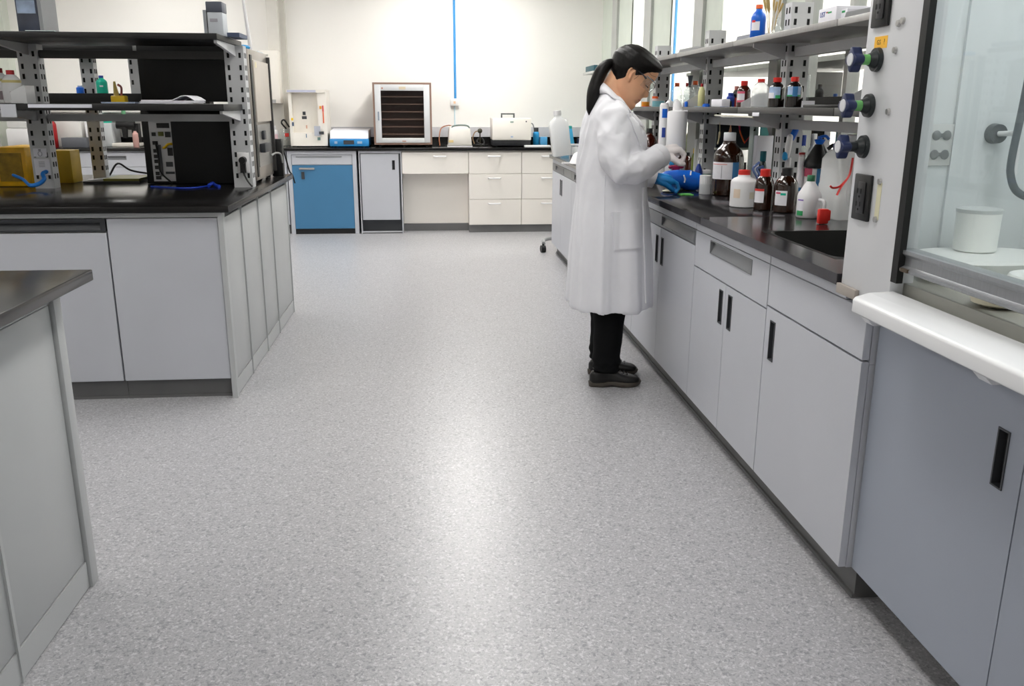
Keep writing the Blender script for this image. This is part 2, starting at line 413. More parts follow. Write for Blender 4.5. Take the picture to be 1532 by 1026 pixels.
# end post, worktop with sink
SX0, SX1, SY0, SY1 = 1.18, 1.60, 2.44, 3.035
XB1 = 1.895
b = NB()
for q in ((1.082, SX0, 2.215, 3.447), (SX1, XB1, 2.215, 3.447), (SX0, SX1, 2.215, SY0), (SX0, SX1, SY1, 3.447)): box(b, q[0], q[1], q[2], q[3], ZU, ZT)
obj('worktop', b, M_STEELTOP, label='dark steel worktop section with the sink, over grey cabinets', cat='worktop')
obj('worktop', bx(1.082, XB1, 3.45, 8.13, ZU, ZT), M_STEELTOP, label='long dark steel worktop section running behind the person', cat='worktop', bevel=.002)
t = thing('sink', 'black drop-in sink basin in the dark worktop beside the hood', 'sink', (1.45, 2.74, .70))
b = NB(); w = .012
def rr(x0, x1, y0, y1, r, z, n=5):
    o = []
    for cx, cy, a in ((x1 - r, y1 - r, 0), (x0 + r, y1 - r, 90), (x0 + r, y0 + r, 180), (x1 - r, y0 + r, 270)):
        for k in range(n + 1):
            g = math.radians(a + 90 * k / n); o.append((cx + r * math.cos(g), cy + r * math.sin(g), z))
    return o
g = .0015
rs = [ring(b, rr(SX0 + g, SX1 - g, SY0 + g, SY1 - g, .002, .911)), ring(b, rr(SX0 + .012, SX1 - .012, SY0 + .012, SY1 - .012, .06, .911)),
      ring(b, rr(SX0 + .016, SX1 - .016, SY0 + .016, SY1 - .016, .06, .9)), ring(b, rr(SX0 + .03, SX1 - .03, SY0 + .03, SY1 - .03, .07, .73)), ring(b, rr(SX0 + .08, SX1 - .08, SY0 + .08, SY1 - .08, .06, .715))]
skin(b, rs, cap0=False)
rs = [ring(b, rr(SX0 + g, SX1 - g, SY0 + g, SY1 - g, .002, .911)), ring(b, rr(SX0 + .01, SX1 - .01, SY0 + .01, SY1 - .01, .06, .72)), ring(b, rr(SX0 + .06, SX1 - .06, SY0 + .06, SY1 - .06, .06, .70))]
skin(b, rs, cap0=False)
obj('basin', b, mat('black resin basin', '#232322', .35), t)
b = NB(); lathe(b, [(.035, 0), (.035, .004), (.02, .004), (.018, .001)], (1.45, 2.74, .7155)); obj('drain', b, M_STEEL, t)

# slotted racks
def slots_z(z0, z1):
    z = z0 + .05; o = []
    while z < z1 - .04:
        o.append(z); z += .062 if len(o) % 2 else .05
    return o
def rack_post(parent, x0, x1, y0, y1, z0, z1, m, faces='xy-'):
    b = NB(); box(b, x0, x1, y0, y1, z0, z1)
    bm2 = NB(); e = .0012
    for z in slots_z(z0, z1):
        wx = (x1 - x0)
        for u in (x0 + .2 * wx, x0 + .8 * wx):
            box(b, u - .006, u + .006, y0 - e, y0 + .001, z, z + .026, 1)
        wy = y1 - y0
        for v in (y0 + .3 * wy, y0 + .72 * wy):
            if 'R' in faces: box(b, x1 - .001, x1 + e, v - .006, v + .006, z, z + .026, 1)
            else: box(b, x0 - e, x0 + .001, v - .006, v + .006, z, z + .026, 1)
    return obj('post', b, [m, M_SLOT], parent)
RX0, RX1 = 1.60, 1.70
t = thing('shelf_rack', 'tall grey slotted steel rack carrying two shelf rows above the right worktop', 'rack', (1.65, 5.2, ZT))
PY = [3.96, 5.14, 6.32, 7.5]
for y in PY: rack_post(t, RX0, RX1, y, y + .075, ZT, 1.79 if y < 5 else 1.765 if y < 6 else 1.755, M_RACK)
SHX0, SHX1 = 1.43, 1.86
ups = [(2.3, 3.12), (3.125, 4.215), (4.22, 5.2), (5.205, 6.4), (6.405, 7.6)]
for y0, y1 in ups:
    b = NB(); box(b, SHX0, SHX1, y0, y1, 1.618, 1.642)
    for y in PY:
        if y0 < y < y1: pass
    obj('upper_shelf', b, M_SHELFG, t, bevel=.002)
for y0, y1 in ((2.3, 3.08), (3.085, 4.09), (4.095, 5.07), (5.075, 6.4), (6.405, 7.6)):
    b = NB(); box(b, SHX0, SHX1, y0, y1, 1.312, 1.34); obj('lower_shelf', b, M_RACKD, t, bevel=.002)
for y in PY[:3]:
    for z in (1.617, 1.311):
        b = NB(); prism(b, [(RX0, z), (SHX0 + .02, z), (SHX0 + .02, z - .018), (RX0, z - .07)], 'Y', y + .03, y + .042); obj('bracket', b, M_RACK, t)
for z in (1.245, 1.56):
    b = NB(); ys = [2.3] + PY
    for a, c in zip(ys, ys[1:]): box(b, RX0 + .03, RX1 - .03, a + (.0755 if a > 2.5 else 0), c - .0005, z, z + .04)
    obj('cross_rail', b, M_RACK, t)
for y in (3.075, 4.085, 5.065):   # sloping end guards standing on the lower shelf
    b = NB(); prism(b, [(SHX0 + .01, 1.341), (SHX0 + .01, 1.362), (SHX0 + .09, 1.405), (1.59, 1.405), (1.59, 1.341)], 'Y', y - .012, y - .008); obj('end_guard', b, M_RACK, t)
for y in (3.1, 4.21, 5.195):
    b = NB(); prism(b, [(SHX0 + .005, 1.643), (SHX0 + .01, 1.66), (SHX0 + .1, 1.678), (1.59, 1.678), (1.59, 1.643)], 'Y', y - .02, y - .016); obj('end_guard', b, M_RACK, t)

# ------------------------------------------------------------------ left island
YI0, YI1, XI = 4.018, 5.80, -.946
FLI = FR((0, YI0, 0), (1, 0, 0), (0, -1, 0)); FLE = FR((XI, 0, 0), (0, 1, 0), (1, 0, 0))
def iu(x0, x1, drawer):
    def f(t):
        if drawer:
            b = NB(); FLI.box(b, x0 + .003, x1 - .003, .803, .85, -.02, 0)
            F = FLI
            d = door_with_pull('drawer', FLI, x0 + .002, x1 - .002, .796, .852, M_HANDLE, t, (x0 + .03, x1 - .02, .802, .84), pm=M_HANDLE, label='charcoal drawer front with full-width pull')
            b.free()
            door_with_pull('door', FLI, x0 + .003, x1 - .003, .095, .79, M_GREYCAB, t)
        else: door_with_pull('door', FLI, x0 + .003, x1 - .003, .095, .853, M_GREYCAB, t)
    return f
for x0, x1, dr, lab in ((-1.455, -.9665, 0, 'plain grey door cabinet at the aisle corner of the island'), (-2.35, -1.457, 1, 'grey island cabinet with a charcoal drawer pull above its door')):
    base_unit(lab, FLI, x0, x1, iu(x0, x1, dr), depth=.72, zb=.093, kick=.035, carc=M_GREYCAB2)
t = thing('end_panel', 'framed grey end panel closing the island towards the aisle', 'panel', (XI, 4.9, 0))
b = NB(); FLE.box(b, YI0 + .03, YI1, 0, ZU - .001, -.0195, -.012); obj('backing', b, M_SEAM, t)
ys = [YI0 - .012, 4.40, 4.83, 5.23, YI1]
for i in range(4):
    b = NB(); a, c = ys[i], ys[i + 1]
    FLE.box(b, a + .045 if i == 0 else a + .012, c - .006, .085, ZU - .03, -.012, -.002); obj('panel', b, M_GREYCAB2, t, bevel=.002)
    b = NB(); FLE.box(b, a + .004, c - .001, .004, .08, -.012, -.001); obj('plinth', b, M_GREYCAB2, t)
    b = NB()
    FLE.box(b, a, a + (.04 if i == 0 else .008), .0, ZU - .001, -.0195, .004); obj('batten', b, M_GREYCAB2, t)
b = NB(); FLE.box(b, YI1 - .005, YI1 + .003, 0, ZU - .001, -.0195, .004); obj('batten', b, M_GREYCAB2, t)
obj('back_carcass', bx(-3.25, XI - .021, 4.76, YI1, 0, ZU - .001), M_GREYCAB2, label='grey rear half of the island behind its front cabinets', cat='cabinet').name = 'island_cabinet'
obj('worktop', bx(-3.3, -.908, 3.98, 5.86, ZU, ZT), M_TOP, label='black epoxy worktop on the left island', cat='worktop', bevel=.003)
b = NB(); FLI.box(b, -3.3, -.9665, .857, ZU - .001, -.02, -.002); obj('top_rail', b, M_GREYCAB2, label='thin grey rail under the front edge of the island worktop', cat='rail').name = 'worktop_rail'
# island racks
t = thing('shelf_rack', 'grey slotted rack with black shelves standing along the left island', 'rack', (-2, 4.95, ZT))
for x in (-1.075, -2.115, -3.15):
    rack_post(t, x, x + .1, 4.90, 4.975, ZT, 1.644, M_RACK, 'R')
for x0, x1 in ((-3.3, -1.005),):
    obj('upper_shelf', bx(x0, x1, 4.46, 5.02, 1.645, 1.672), M_SHELFB, t, bevel=.002)
for x0, x1 in ((-3.3, -2.02), (-2.012, -1.0)):
    b = NB(); box(b, x0, x1, 4.46, 4.895, 1.316, 1.348); obj('lower_shelf', b, M_SHELFB, t, bevel=.002)
for x in (-1.06, -2.1):
    for z in (1.644, 1.315):
        b = NB(); prism(b, [(4.9, z), (4.5, z), (4.5, z - .014), (4.9, z - .055)], 'X', x + .03, x + .045); obj('bracket', b, M_RACK, t)
b = NB()
for a, c in ((-3.05, -2.115), (-2.015, -1.075)): box(b, a + .0005, c - .0005, 4.92, 4.95, 1.258, 1.295)
obj('cross_rail', b, M_RACK, t)
b = NB()
for a, c in ((-3.05, -2.115), (-2.015, -1.075)): box(b, a + .0005, c - .0005, 4.92, 4.95, 1.575, 1.615)
obj('cross_rail', b, M_RACKD, t)
t = thing('shelf_rack', 'second slotted rack behind the first, on the far half of the island', 'rack', (-2, 5.6, ZT))
for x in (-2.05, -3.1): rack_post(t, x, x + .075, 5.55, 5.61, ZT, 1.639, M_RACK, 'R')
rack_post(t, -1.745, -1.67, 5.46, 5.53, 1.406, 1.639, M_RACK, 'R')
obj('upper_shelf', bx(-3.3, -1.68, 5.36, 5.75, 1.640, 1.668), M_SHELFB, t, bevel=.002)
b = NB(); box(b, -3.3, -1.58, 5.3, 5.545, 1.345, 1.405); obj('lower_shelf', b, M_SHELFB, t, bevel=.002)
# ------------------------------------------------------------------ near left bench
XN, YN0, YN1 = -1.008, .55, 2.37
FNE = FR((XN, 0, 0), (0, 1, 0), (1, 0, 0))
t = thing('end_panel', 'framed grey end panel of the near bench at the lower left', 'panel', (XN, 1.46, 0))
b = NB(); FNE.box(b, YN0, YN1, 0, ZU - .001, -.0195, -.014); obj('backing', b, M_SEAM, t)
ys = [YN0, 1.42, 1.9, YN1 + .002]
for i in range(3):
    b = NB(); a, c = ys[i], ys[i + 1]
    FNE.box(b, a + .01, c - (.05 if i == 2 else .004), .087, ZU - .045, -.014, -.003); obj('panel', b, M_GREYCAB2, t, bevel=.002)
    b = NB(); FNE.box(b, a + .001, c - (.047 if i == 2 else .001), .004, .083, -.014, -.001); obj('plinth', b, M_GREYCAB2, t)
    b = NB(); FNE.box(b, a + .001, c - (.047 if i == 2 else .001), ZU - .042, ZU - .001, -.014, -.002); obj('top_rail', b, M_GREYCAB2, t)
    if i: b = NB(); FNE.box(b, a - .006, a + .006, 0, ZU - .045, -.0195, .003); obj('batten', b, M_GREYCAB2, t)
b = NB(); FNE.box(b, YN1 - .042, YN1 + .002, 0, ZU - .001, -.0195, .008); obj('corner_post', b, M_GREYCAB2, t, bevel=.002)
obj('island_cabinet', bx(-3.2, XN - .021, YN0, YN1 - .03, .0, ZU - .001), M_GREYCAB2, label='grey cabinet body of the near bench at the left picture edge', cat='cabinet')
obj('worktop', bx(-3.25, -.93, YN0 - .04, 2.43, ZU, ZT), M_TOP, label='black epoxy worktop corner of the near bench at the left edge', cat='worktop', bevel=.003)

# ------------------------------------------------------------------ back counter
YBF = 9.5
FBK = FR((0, YBF, 0), (1, 0, 0), (0, -1, 0))
def bow_handle(F, u0, u1, z, parent, m=M_WHITEP, r=.008, out=.036):
    b = NB(); tube(b, spline([F.p(u0, z, 0), F.p(u0 + .012, z, out * .8), F.p((u0 + u1) / 2, z, out), F.p(u1 - .012, z, out * .8), F.p(u1, z, 0)], 4), r, 8)
    return obj('bow_handle', b, m, parent)
t = thing('base_cabinet', 'cabinet with a big blue door under a grey drawer, at the back wall', 'cabinet', (-1.15, 9.8, 0), 'base cabinets')
b = NB(); FBK.box(b, -1.52, -.80, .0, ZU - .003, -.6, -.021); obj('body', b, M_GREYCAB, t)
b = NB(); FBK.box(b, -1.52, -1.478, .0, ZU - .003, -.021, .0); FBK.box(b, -.842, -.80, .0, ZU - .003, -.021, .0); FBK.box(b, -1.478, -.842, .84, ZU - .003, -.021, 0); obj('face_frame', b, M_GREYCAB, t)
d = door_with_pull('drawer', FBK, -1.474, -.846, .735, .836, M_GREYCAB, t)
b = NB(); FBK.box(b, -1.43, -.95, .812, .822, 0, .006); obj('drawer_lip', b, M_PULLGREY, d)
d = door_with_pull('door', FBK, -1.476, -.844, .058, .73, M_BLUECAB, t, label='blue painted door')
b = NB(); FBK.box(b, -1.40, -1.24, .685, .705, .018, .028); FBK.box(b, -1.39, -1.37, .685, .705, 0, .018); FBK.box(b, -1.27, -1.25, .685, .705, 0, .018); obj('door_handle', b, M_STEEL, d, bevel=.002)
b = NB(); FBK.box(b, -1.382, -1.35, .585, .66, 0, .004); obj('latch_plate', b, M_HANDLE, d)
b = NB(); FBK.box(b, -1.476, -.844, .0, .054, -.021, -.01); obj('toe_kick', b, M_KICKB, t)
t = thing('base_cabinet', 'narrow grey cabinet with dark pull and open bottom, beside the blue door', 'cabinet', (-.55, 9.8, 0), 'base cabinets')
b = NB(); FBK.box(b, -.765, -.335, .145, ZU - .03, -.6, -.021); FBK.box(b, -.765, -.335, .0, .14, -.6, -.12); obj('body', b, M_CARCASS, t)
b = NB(); FBK.box(b, -.775, -.765, 0, ZU - .003, -.6, .01); FBK.box(b, -.335, -.325, 0, ZU - .003, -.6, .01); FBK.box(b, -.765, -.335, ZU - .028, ZU - .003, -.6, 0); FBK.box(b, -.765, -.335, .012, .024, -.02, 0); obj('frame', b, M_GREYCAB, t)
d = door_with_pull('door', FBK, -.755, -.355, .148, .845, M_GREYCAB, t, (-.425, -.395, .68, .78), n1=.004)
t = thing('base_cabinet', 'cream desk section with one wide drawer over an open knee space', 'cabinet', (.03, 9.8, 0), 'base cabinets')
b = NB(); FBK.box(b, -.322, .39, .08, ZU - .01, -.6, -.2); FBK.box(b, -.322, .39, .64, ZU - .003, -.2, -.021); obj('body', b, M_BEIGE, t)
b = NB(); FBK.box(b, -.322, .39, 0, .078, -.6, -.185); obj('toe_kick', b, M_KICK, t)
d = door_with_pull('drawer', FBK, -.320, .388, .637, .862, M_BEIGE, t); bow_handle(FBK, .02, .15, .82, d)
for x0, x1, hx, lab in ((.393, .964, .67, 'cream unit of three drawers next to the knee space'), (.966, 1.537, 1.25, 'cream unit of three drawers ending behind the long bench'), (1.539, 1.885, 1.72, 'cream drawer unit in the far corner of the room')):
    t = thing('base_cabinet', lab, 'cabinet', ((x0 + x1) / 2, 9.8, 0), 'base cabinets')
    b = NB(); FBK.box(b, x0, x1, .082, ZU - .003, -.6, -.021); obj('body', b, M_BEIGE, t)
    b = NB(); FBK.box(b, x0, x1, 0, .08, -.6, -.02); obj('toe_kick', b, M_KICK, t)
    for z0, z1 in ((.084, .358), (.362, .631), (.635, .862)):
        d = door_with_pull('drawer', FBK, x0 + .002, x1 - .002, z0, z1, M_BEIGE, t); bow_handle(FBK, hx - .065, hx + .065, z1 - .042, d)
for i, (x0, x1, lab) in enumerate(((-2.22, -1.53, 'grey back-wall cabinet hidden behind the island corner'), (-2.95, -2.225, 'grey back-wall cabinet seen under the island rack, nearest the rack post'), (-3.65, -2.955, 'grey back-wall cabinet seen under the island rack, between the posts'), (-4.4, -3.655, 'grey back-wall cabinet in the far left corner'))):
    t = thing('base_cabinet', lab, 'cabinet', ((x0 + x1) / 2, 9.8, 0), 'base cabinets')
    b = NB(); FBK.box(b, x0, x1, .1, ZU - .003, -.6, -.021); obj('body', b, M_GREYCAB, t)
    b = NB(); FBK.box(b, x0, x1, 0, .098, -.6, -.06); obj('toe_kick', b, M_KICK, t)
    door_with_pull('drawer', FBK, x0 + .003, x1 - .003, .72, .86, M_GREYCAB, t, (x0 + .2, x1 - .2, .79, .83), pm=M_PULLGREY)
    xm = (x0 + x1) / 2
    door_with_pull('door', FBK, x0 + .003, xm - .002, .102, .715, M_GREYCAB, t); door_with_pull('door', FBK, xm + .002, x1 - .003, .102, .715, M_GREYCAB, t)
obj('worktop', bx(-4.4, 1.89, 9.47, 10.125, ZU, ZT), M_TOP, label='long black worktop along the back wall', cat='worktop', bevel=.003)
struct('baseboard_back', bx(-4.4, 1.9, 10.13, 10.149, ZU, 1.0), M_TOP)
M_DUCT = mat('pale grey cable duct', '#cfcfd3', .4, vary=.05, scale=25)
struct('trim_3', bx(-1.54, 1.9, 10.10, 10.149, 1.002, 1.11), M_DUCT)
# ------------------------------------------------------------------ fume hood
M_HOOD = mat('white grey hood enamel', '#d6d7da', .38, vary=.02, scale=4)
M_LINER = mat('white hood liner', '#dfe3e4', .35, vary=.015)
M_HOODTOP = mat('grey hood work surface', '#97978f', .35, vary=.08)
M_SILL = mat('white hood sill', '#e6e7e9', .25, vary=.01)
M_GASKET = mat('black sash gasket', '#060606', .5)
M_SASHFR = mat('aluminium sash rail', '#a9abae', .3, metal=.7, vary=.05, stretch=(1, 30, 1))
M_GLASS = glass_mat('sash glass', '#d9e8e8', .14, 1.1, body=.05)
M_VALVE = mat('navy valve handle', '#1c2850', .35)
M_VALVEB = mat('dark green valve body', '#22282a', .4)
M_GREEN = mat('green valve collar', '#6fb86a', .45)
M_DISC = mat('pale grey valve disc', '#cfd0d4', .45)
HX, HY0, HY1 = 1.09, .62, 2.205
XH = 1.145
hood = thing('fume_hood', 'tall white fume hood with glass sash and blue valves at right', 'fume hood', (1.5, 1.4, .84))
b = NB()
box(b, HX, 1.15, 1.957, HY1, .862, 2.55)
obj('side_post', b, M_HOOD, hood, bevel=.004)
b = NB(); box(b, HX, 1.15, HY0, .88, .862, 2.55); obj('side_post', b, M_HOOD, hood, bevel=.004)
b = NB(); box(b, 1.1505, 1.88, HY1 - .03, HY1, .90, 2.55); box(b, 1.1505, 1.88, HY0, HY0 + .03, .90, 2.55); box(b, 1.85, 1.88, HY0 + .0305, HY1 - .0305, .90, 2.55); box(b, 1.09, 1.88, HY0, HY1, 2.5505, 2.58)
obj('liner', b, M_LINER, hood)
b = NB(); box(b, 1.33, 1.342, HY1 - .04, HY1 - .0305, .945, 2.5); box(b, 1.1505, 1.165, HY1 - .06, HY1 - .0305, .945, 2.5); obj('liner_batten', b, M_LINER, hood)
obj('work_surface', bx(1.125, 1.85, HY0 + .031, HY1 - .031, .90, .935), M_HOODTOP, hood)
b = NB(); box(b, 1.0898, 1.106, 1.93, 1.9565, .94, 2.55); obj('gasket', b, M_GASKET, hood)
obj('sash_glass', bx(1.1065, 1.112, .88, 1.956, 1.021, 2.5), M_GLASS, hood)
b = NB()
prism(b, [(1.108, .966), (1.094, .972), (1.094, .978), (1.106, .984), (1.106, 1.004), (1.098, 1.012), (1.098, 1.02), (1.14, 1.02), (1.14, .966)], 'Y', .885, 1.956)
obj('sash_rail', b, M_SASHFR, hood)
b = NB(); box(b, 1.09, 1.1, 1.89, 1.92, .972, .98); obj('sash_stop', b, mat('bronze sash stop', '#5c4f40', .4, metal=.6), hood)
b = NB(); prism(b, [(1.0, .868), (1.0, .898), (1.006, .905), (1.04, .914), (1.1, .916), (1.122, .905), (1.122, .862), (1.02, .862)], 'Y', .9, 1.956)
obj('sill', b, M_SILL, hood, bevel=.003)
for ya in (1.45, 1.9):
    b = NB(); prism(b, [(1.015, .861), (1.1, .861), (1.1, .845), (1.03, .845)], 'Y', ya, ya + .04); obj('sill_bracket', b, M_SILL, hood)
b = NB(); box(b, 1.078, 1.0895, 2.10, 2.206, .862, .888); obj('corner_plate', b, mat('taupe corner plate', '#a29a92', .4), hood, bevel=.001)
def valve(z, y, green, lab):
    b = NB(); rs = lambda p: p
    def cylx(bm, x0, x1, r0, r1, seg=24): tube(bm, [(x0, y, z), (x1, y, z)], [r0, r1], seg)
    cylx(b, HX - .0005, HX - .01, .029, .0275); cylx(b, HX - .01, HX - .024, .021, .0145)
    v = obj('valve', b, M_VALVEB, hood)
    b = NB(); cylx(b, HX - .024, HX - .046, .0125, .0125); obj('collar', b, M_GREEN if green else M_VALVEB, v)
    b = NB(); n = 40; pts = []
    for i in range(n):
        a = 2 * PI * i / n; r = .025 + .005 * math.cos(4 * a); pts.append((y + r * math.cos(a + PI / 4 * 0 + PI / 2), z + r * math.sin(a + PI / 2)))
    prism(b, pts, 'X', HX - .07, HX - .0461)
    h = obj('handle', b, M_VALVE, v, bevel=.003)
    b = NB(); cylx(b, HX - .0701, HX - .072, .0155, .0145); obj('disc', b, M_DISC, v)
valve(1.455, 2.135, 1, ''); valve(1.347, 2.15, 1, ''); valve(1.247, 2.155, 0, '')
def outlet_black(z0, z1, y0, y1, parent, name='power_outlet'):
    b = NB(); box(b, HX - .009, HX - .0003, y0, y1, z0, z1); o = obj(name, b, M_BLACKP, parent, bevel=.003)
    b = NB(); ym = (y0 + y1) / 2
    box(b, HX - .0125, HX - .0092, y0 + .018, y1 - .03, z0 + .018, z1 - .018)
    obj('socket_insert', b, mat('dark grey socket insert', '#242427', .35), o, bevel=.002)
    b = NB()
    for zz in (z0 + .36 * (z1 - z0), z0 + .64 * (z1 - z0)):
        for d in (-.008, .01): box(b, HX - .0132, HX - .0126, ym + d, ym + d + .004, zz - .006, zz + .006)
        box(b, HX - .0132, HX - .0126, ym - .002, ym + .004, zz - .016, zz - .011)
    obj('socket_slot', b, M_SLOT, o)
outlet_black(1.065, 1.18, 2.088, 2.172, hood)
outlet_black(1.53, 1.66, 2.095, 2.175, hood)
b = NB(); box(b, HX - .0006, HX + .0005, 2.098, 2.16, 1.481, 1.509); s = obj('sticker', b, mat('yellow sticker', '#f2b62c', .5), hood)
b = text_bm('GS', .016, frame_M((HX - .0008, 2.138, 1.495), (0, -1, 0), (0, 0, 1)), .0002); obj('lettering', b, mat('dark print', '#5c4a20', .6), s)
b = text_bm('?', .018, frame_M((HX - .0008, 2.112, 1.495), (0, -1, 0), (0, 0, 1)), .0002); obj('lettering', b, _M['dark print'], s)
for z, y, l_ in ((1.532, 2.052, 'long'), (1.473, 2.055, ''), (1.333, 2.054, '')):
    b = NB(); tube(b, [(HX, y, z), (HX - .006, y, z)], [.0085, .007], 14, round_ends=False)
    if l_: tube(b, [(HX, y - .018, z + .004), (HX - .006, y - .018, z + .004)], [.0085, .007], 14)
    obj('screw_cap', b, M_STEEL, hood)
b = NB(); box(b, HX - .0012, HX + .0005, 2.046, 2.066, 1.075, 1.165); st = obj('tape_strip', b, mat('yellowed tape', '#d8d3b4', .5), hood)
for z, nm in ((1.168, 0), (1.076, 1)):
    b = NB(); tube(b, [(HX, 2.056, z), (HX - .006, 2.056, z)], [.008, .007], 14); obj('screw_cap', b, M_STEEL, hood)
# inside: outlet plate, gas tap, hose
yw = HY1 - .0405
b = NB(); c = on(1408, 217, 'Y', yw); box(b, c.x - .034, c.x + .034, yw + .004, yw + .01, c.z - .052, c.z + .052); pl = obj('outlet_plate', b, mat('brushed outlet plate', '#dcdcda', .35, metal=.3), hood, bevel=.002)
for dz in (-.024, .024):
    b = NB()
    for dx in (-.014, .014): ball(b, (c.x + dx, yw + .002, c.z + dz), .012, 14, (1, .3, 1.05))
    box(b, c.x - .012, c.x + .012, yw + .0005, yw + .004, c.z + dz - .005, c.z + dz + .005)
    obj('socket', b, mat('grey sockets', '#77797a', .4), pl)
c = on(1490, 200, 'Y', yw)
b = NB(); tube(b, [(c.x, yw + .009, c.z), (c.x, yw - .012, c.z)], [.026, .024], 20); g = obj('gas_tap', b, mat('dark grey tap', '#4e5254', .35), hood)
b = NB(); tube(b, spline([(c.x, yw - .012, c.z), (c.x + .01, yw - .04, c.z + .002), on(1516, 200, 'Y', yw - .06), on(1522, 212, 'Y', yw - .06), on(1517, 262, 'Y', yw - .06)], 5), .007, 10); obj('spout', b, M_WHITEP, g)
b = NB(); tube(b, spline([on(q0, q1, 'Y', yw - .075) for q0, q1 in ((1540, 110), (1528, 170), (1514, 235), (1512, 262), (1521, 286), (1545, 296), (1570, 285))], 6), .0095, 10)
obj('hose', b, mat('grey hose', '#5c6166', .35), hood)
# lamp inside the hood
b = NB(); box(b, 1.3, 1.5, .9, 1.9, 2.5, 2.54); obj('hood_lamp', b, mat('lit hood tube', '#ffffff', .5, emit=HOODLAMP), hood)
# things in the hood
M_TUB = mat('off white plastic tub', '#f1f2ee', .3, vary=.01)
def blob(x, y, rx, ry, z0, z1, n=36, taper=.94, sq=2.6):
    b = NB(); rs = []
    for z, s in ((z0, taper * .95), (z0 + .004, taper), (z1 - .006, 1), (z1, .97)):
        rs.append(ring(b, [(x + rx * s * math.copysign(abs(math.cos(2*PI*i/n)) ** (2/sq), math.cos(2*PI*i/n)), y + ry * s * math.copysign(abs(math.sin(2*PI*i/n)) ** (2/sq), math.sin(2*PI*i/n)), z) for i in range(n)]))
    skin(b, rs); return b
obj('storage_box', blob(1.345, 1.985, .165, .12, .9355, .997, taper=.9), M_TUB, label='flat white plastic box under the round jar in the hood', cat='box')
p = on(1457, 374, 'Z', .999)
t = thing('jar', 'round white jar with grey rim behind the hood glass', 'jar', (p.x, p.y, .998))
b = NB(); lathe(b, [(.045, .0), (.05, .004), (.051, .08), (.052, .095)], (p.x, p.y, .998), 36); obj('body', b, M_TUB, t)
b = NB(); lathe(b, [(.0525, .0955), (.053, .104), (.048, .106), (.03, .107)], (p.x, p.y, .998), 36); obj('rim', b, mat('translucent grey rim', '#c3c7c6', .3), t)
obj('storage_box', blob(1.36, 1.72, .12, .085, .9355, .995, taper=.92), M_TUB, label='white plastic box nearest the glass at the right edge', cat='box')
b = NB(); q = on(1475, 452, 'Z', .937); lathe(b, [(.03, 0), (.05, .008), (.054, .02), (.05, .02), (.04, .008)], (1.19, 1.70, .936), 30); obj('dish', b, mat('cream dish', '#efe7cf', .4), label='shallow cream dish under the sash rail of the hood', cat='dish')
# base cabinet under the hood
FHB = FR((XH, 0, 0), (0, 1, 0), (-1, 0, 0))
t = thing('base_cabinet', 'blue-grey two-door cabinet under the fume hood', 'cabinet', (1.5, 1.3, 0), 'base cabinets')
b = NB(); FHB.box(b, .66, 2.078, .103, .84, -.7, -.0215); obj('body', b, M_CARCASS, t)
b = NB(); FHB.box(b, .66, 2.06, 0, .1, -.7, -.10); obj('toe_kick', b, M_KICKB, t)
b = NB(); FHB.box(b, .66, 2.078, .841, .861, -.1, -.0215); obj('top_rail', b, M_HOODCAB, t)
door_with_pull('door', FHB, 1.482, 2.078, .103, .84, M_HOODCAB, t, (1.531, 1.568, .588, .715))
door_with_pull('door', FHB, .66, 1.478, .103, .84, M_HOODCAB, t, (1.38, 1.417, .588, .715))
# ------------------------------------------------------------------ the person at the bench
def sst(a, b, x):
    t = max(0, min(1, (x - a) / (b - a))); return t * t * (3 - 2 * t)
def interp(tab, x):
    if x <= tab[0][0]: return tab[0][1:]
    for a, b in zip(tab, tab[1:]):
        if x <= b[0]:
            t = (x - a[0]) / (b[0] - a[0]); t = t * t * (3 - 2 * t) * .5 + t * .5
            return tuple(p + (q - p) * t for p, q in zip(a[1:], b[1:]))
    return tab[-1][1:]
PYc = 4.13                     # her mid plane
M_SKIN = mat('skin', '#dba683', .48, vary=.05, scale=14)
M_SKIN.node_tree.nodes['Principled BSDF'].inputs['Subsurface Weight'].default_value = .08
M_HAIR = mat('black brown hair', '#0c0908', .42, vary=.55, scale=7, stretch=(22, 22, 3), bump=.35, bscale=9, spec=.28)
M_COAT = mat('white lab coat cotton', '#dfdfe4', .75, vary=.015, scale=9, bump=.12, bscale=500)
M_TROUS = mat('black trousers', '#08090b', .8, vary=.15, bump=.1, bscale=300, spec=.2)
M_SHOE = mat('black shoe leather', '#141313', .3, vary=.3)
M_SOLE = mat('brown grey shoe sole', '#4a443d', .55, vary=.15)
M_GLOVEB = mat('blue nitrile glove', '#1f82cb', .42, vary=.06, scale=30)
M_GLOVEW = mat('white latex glove', '#e9e3e3', .5, vary=.03, scale=30)
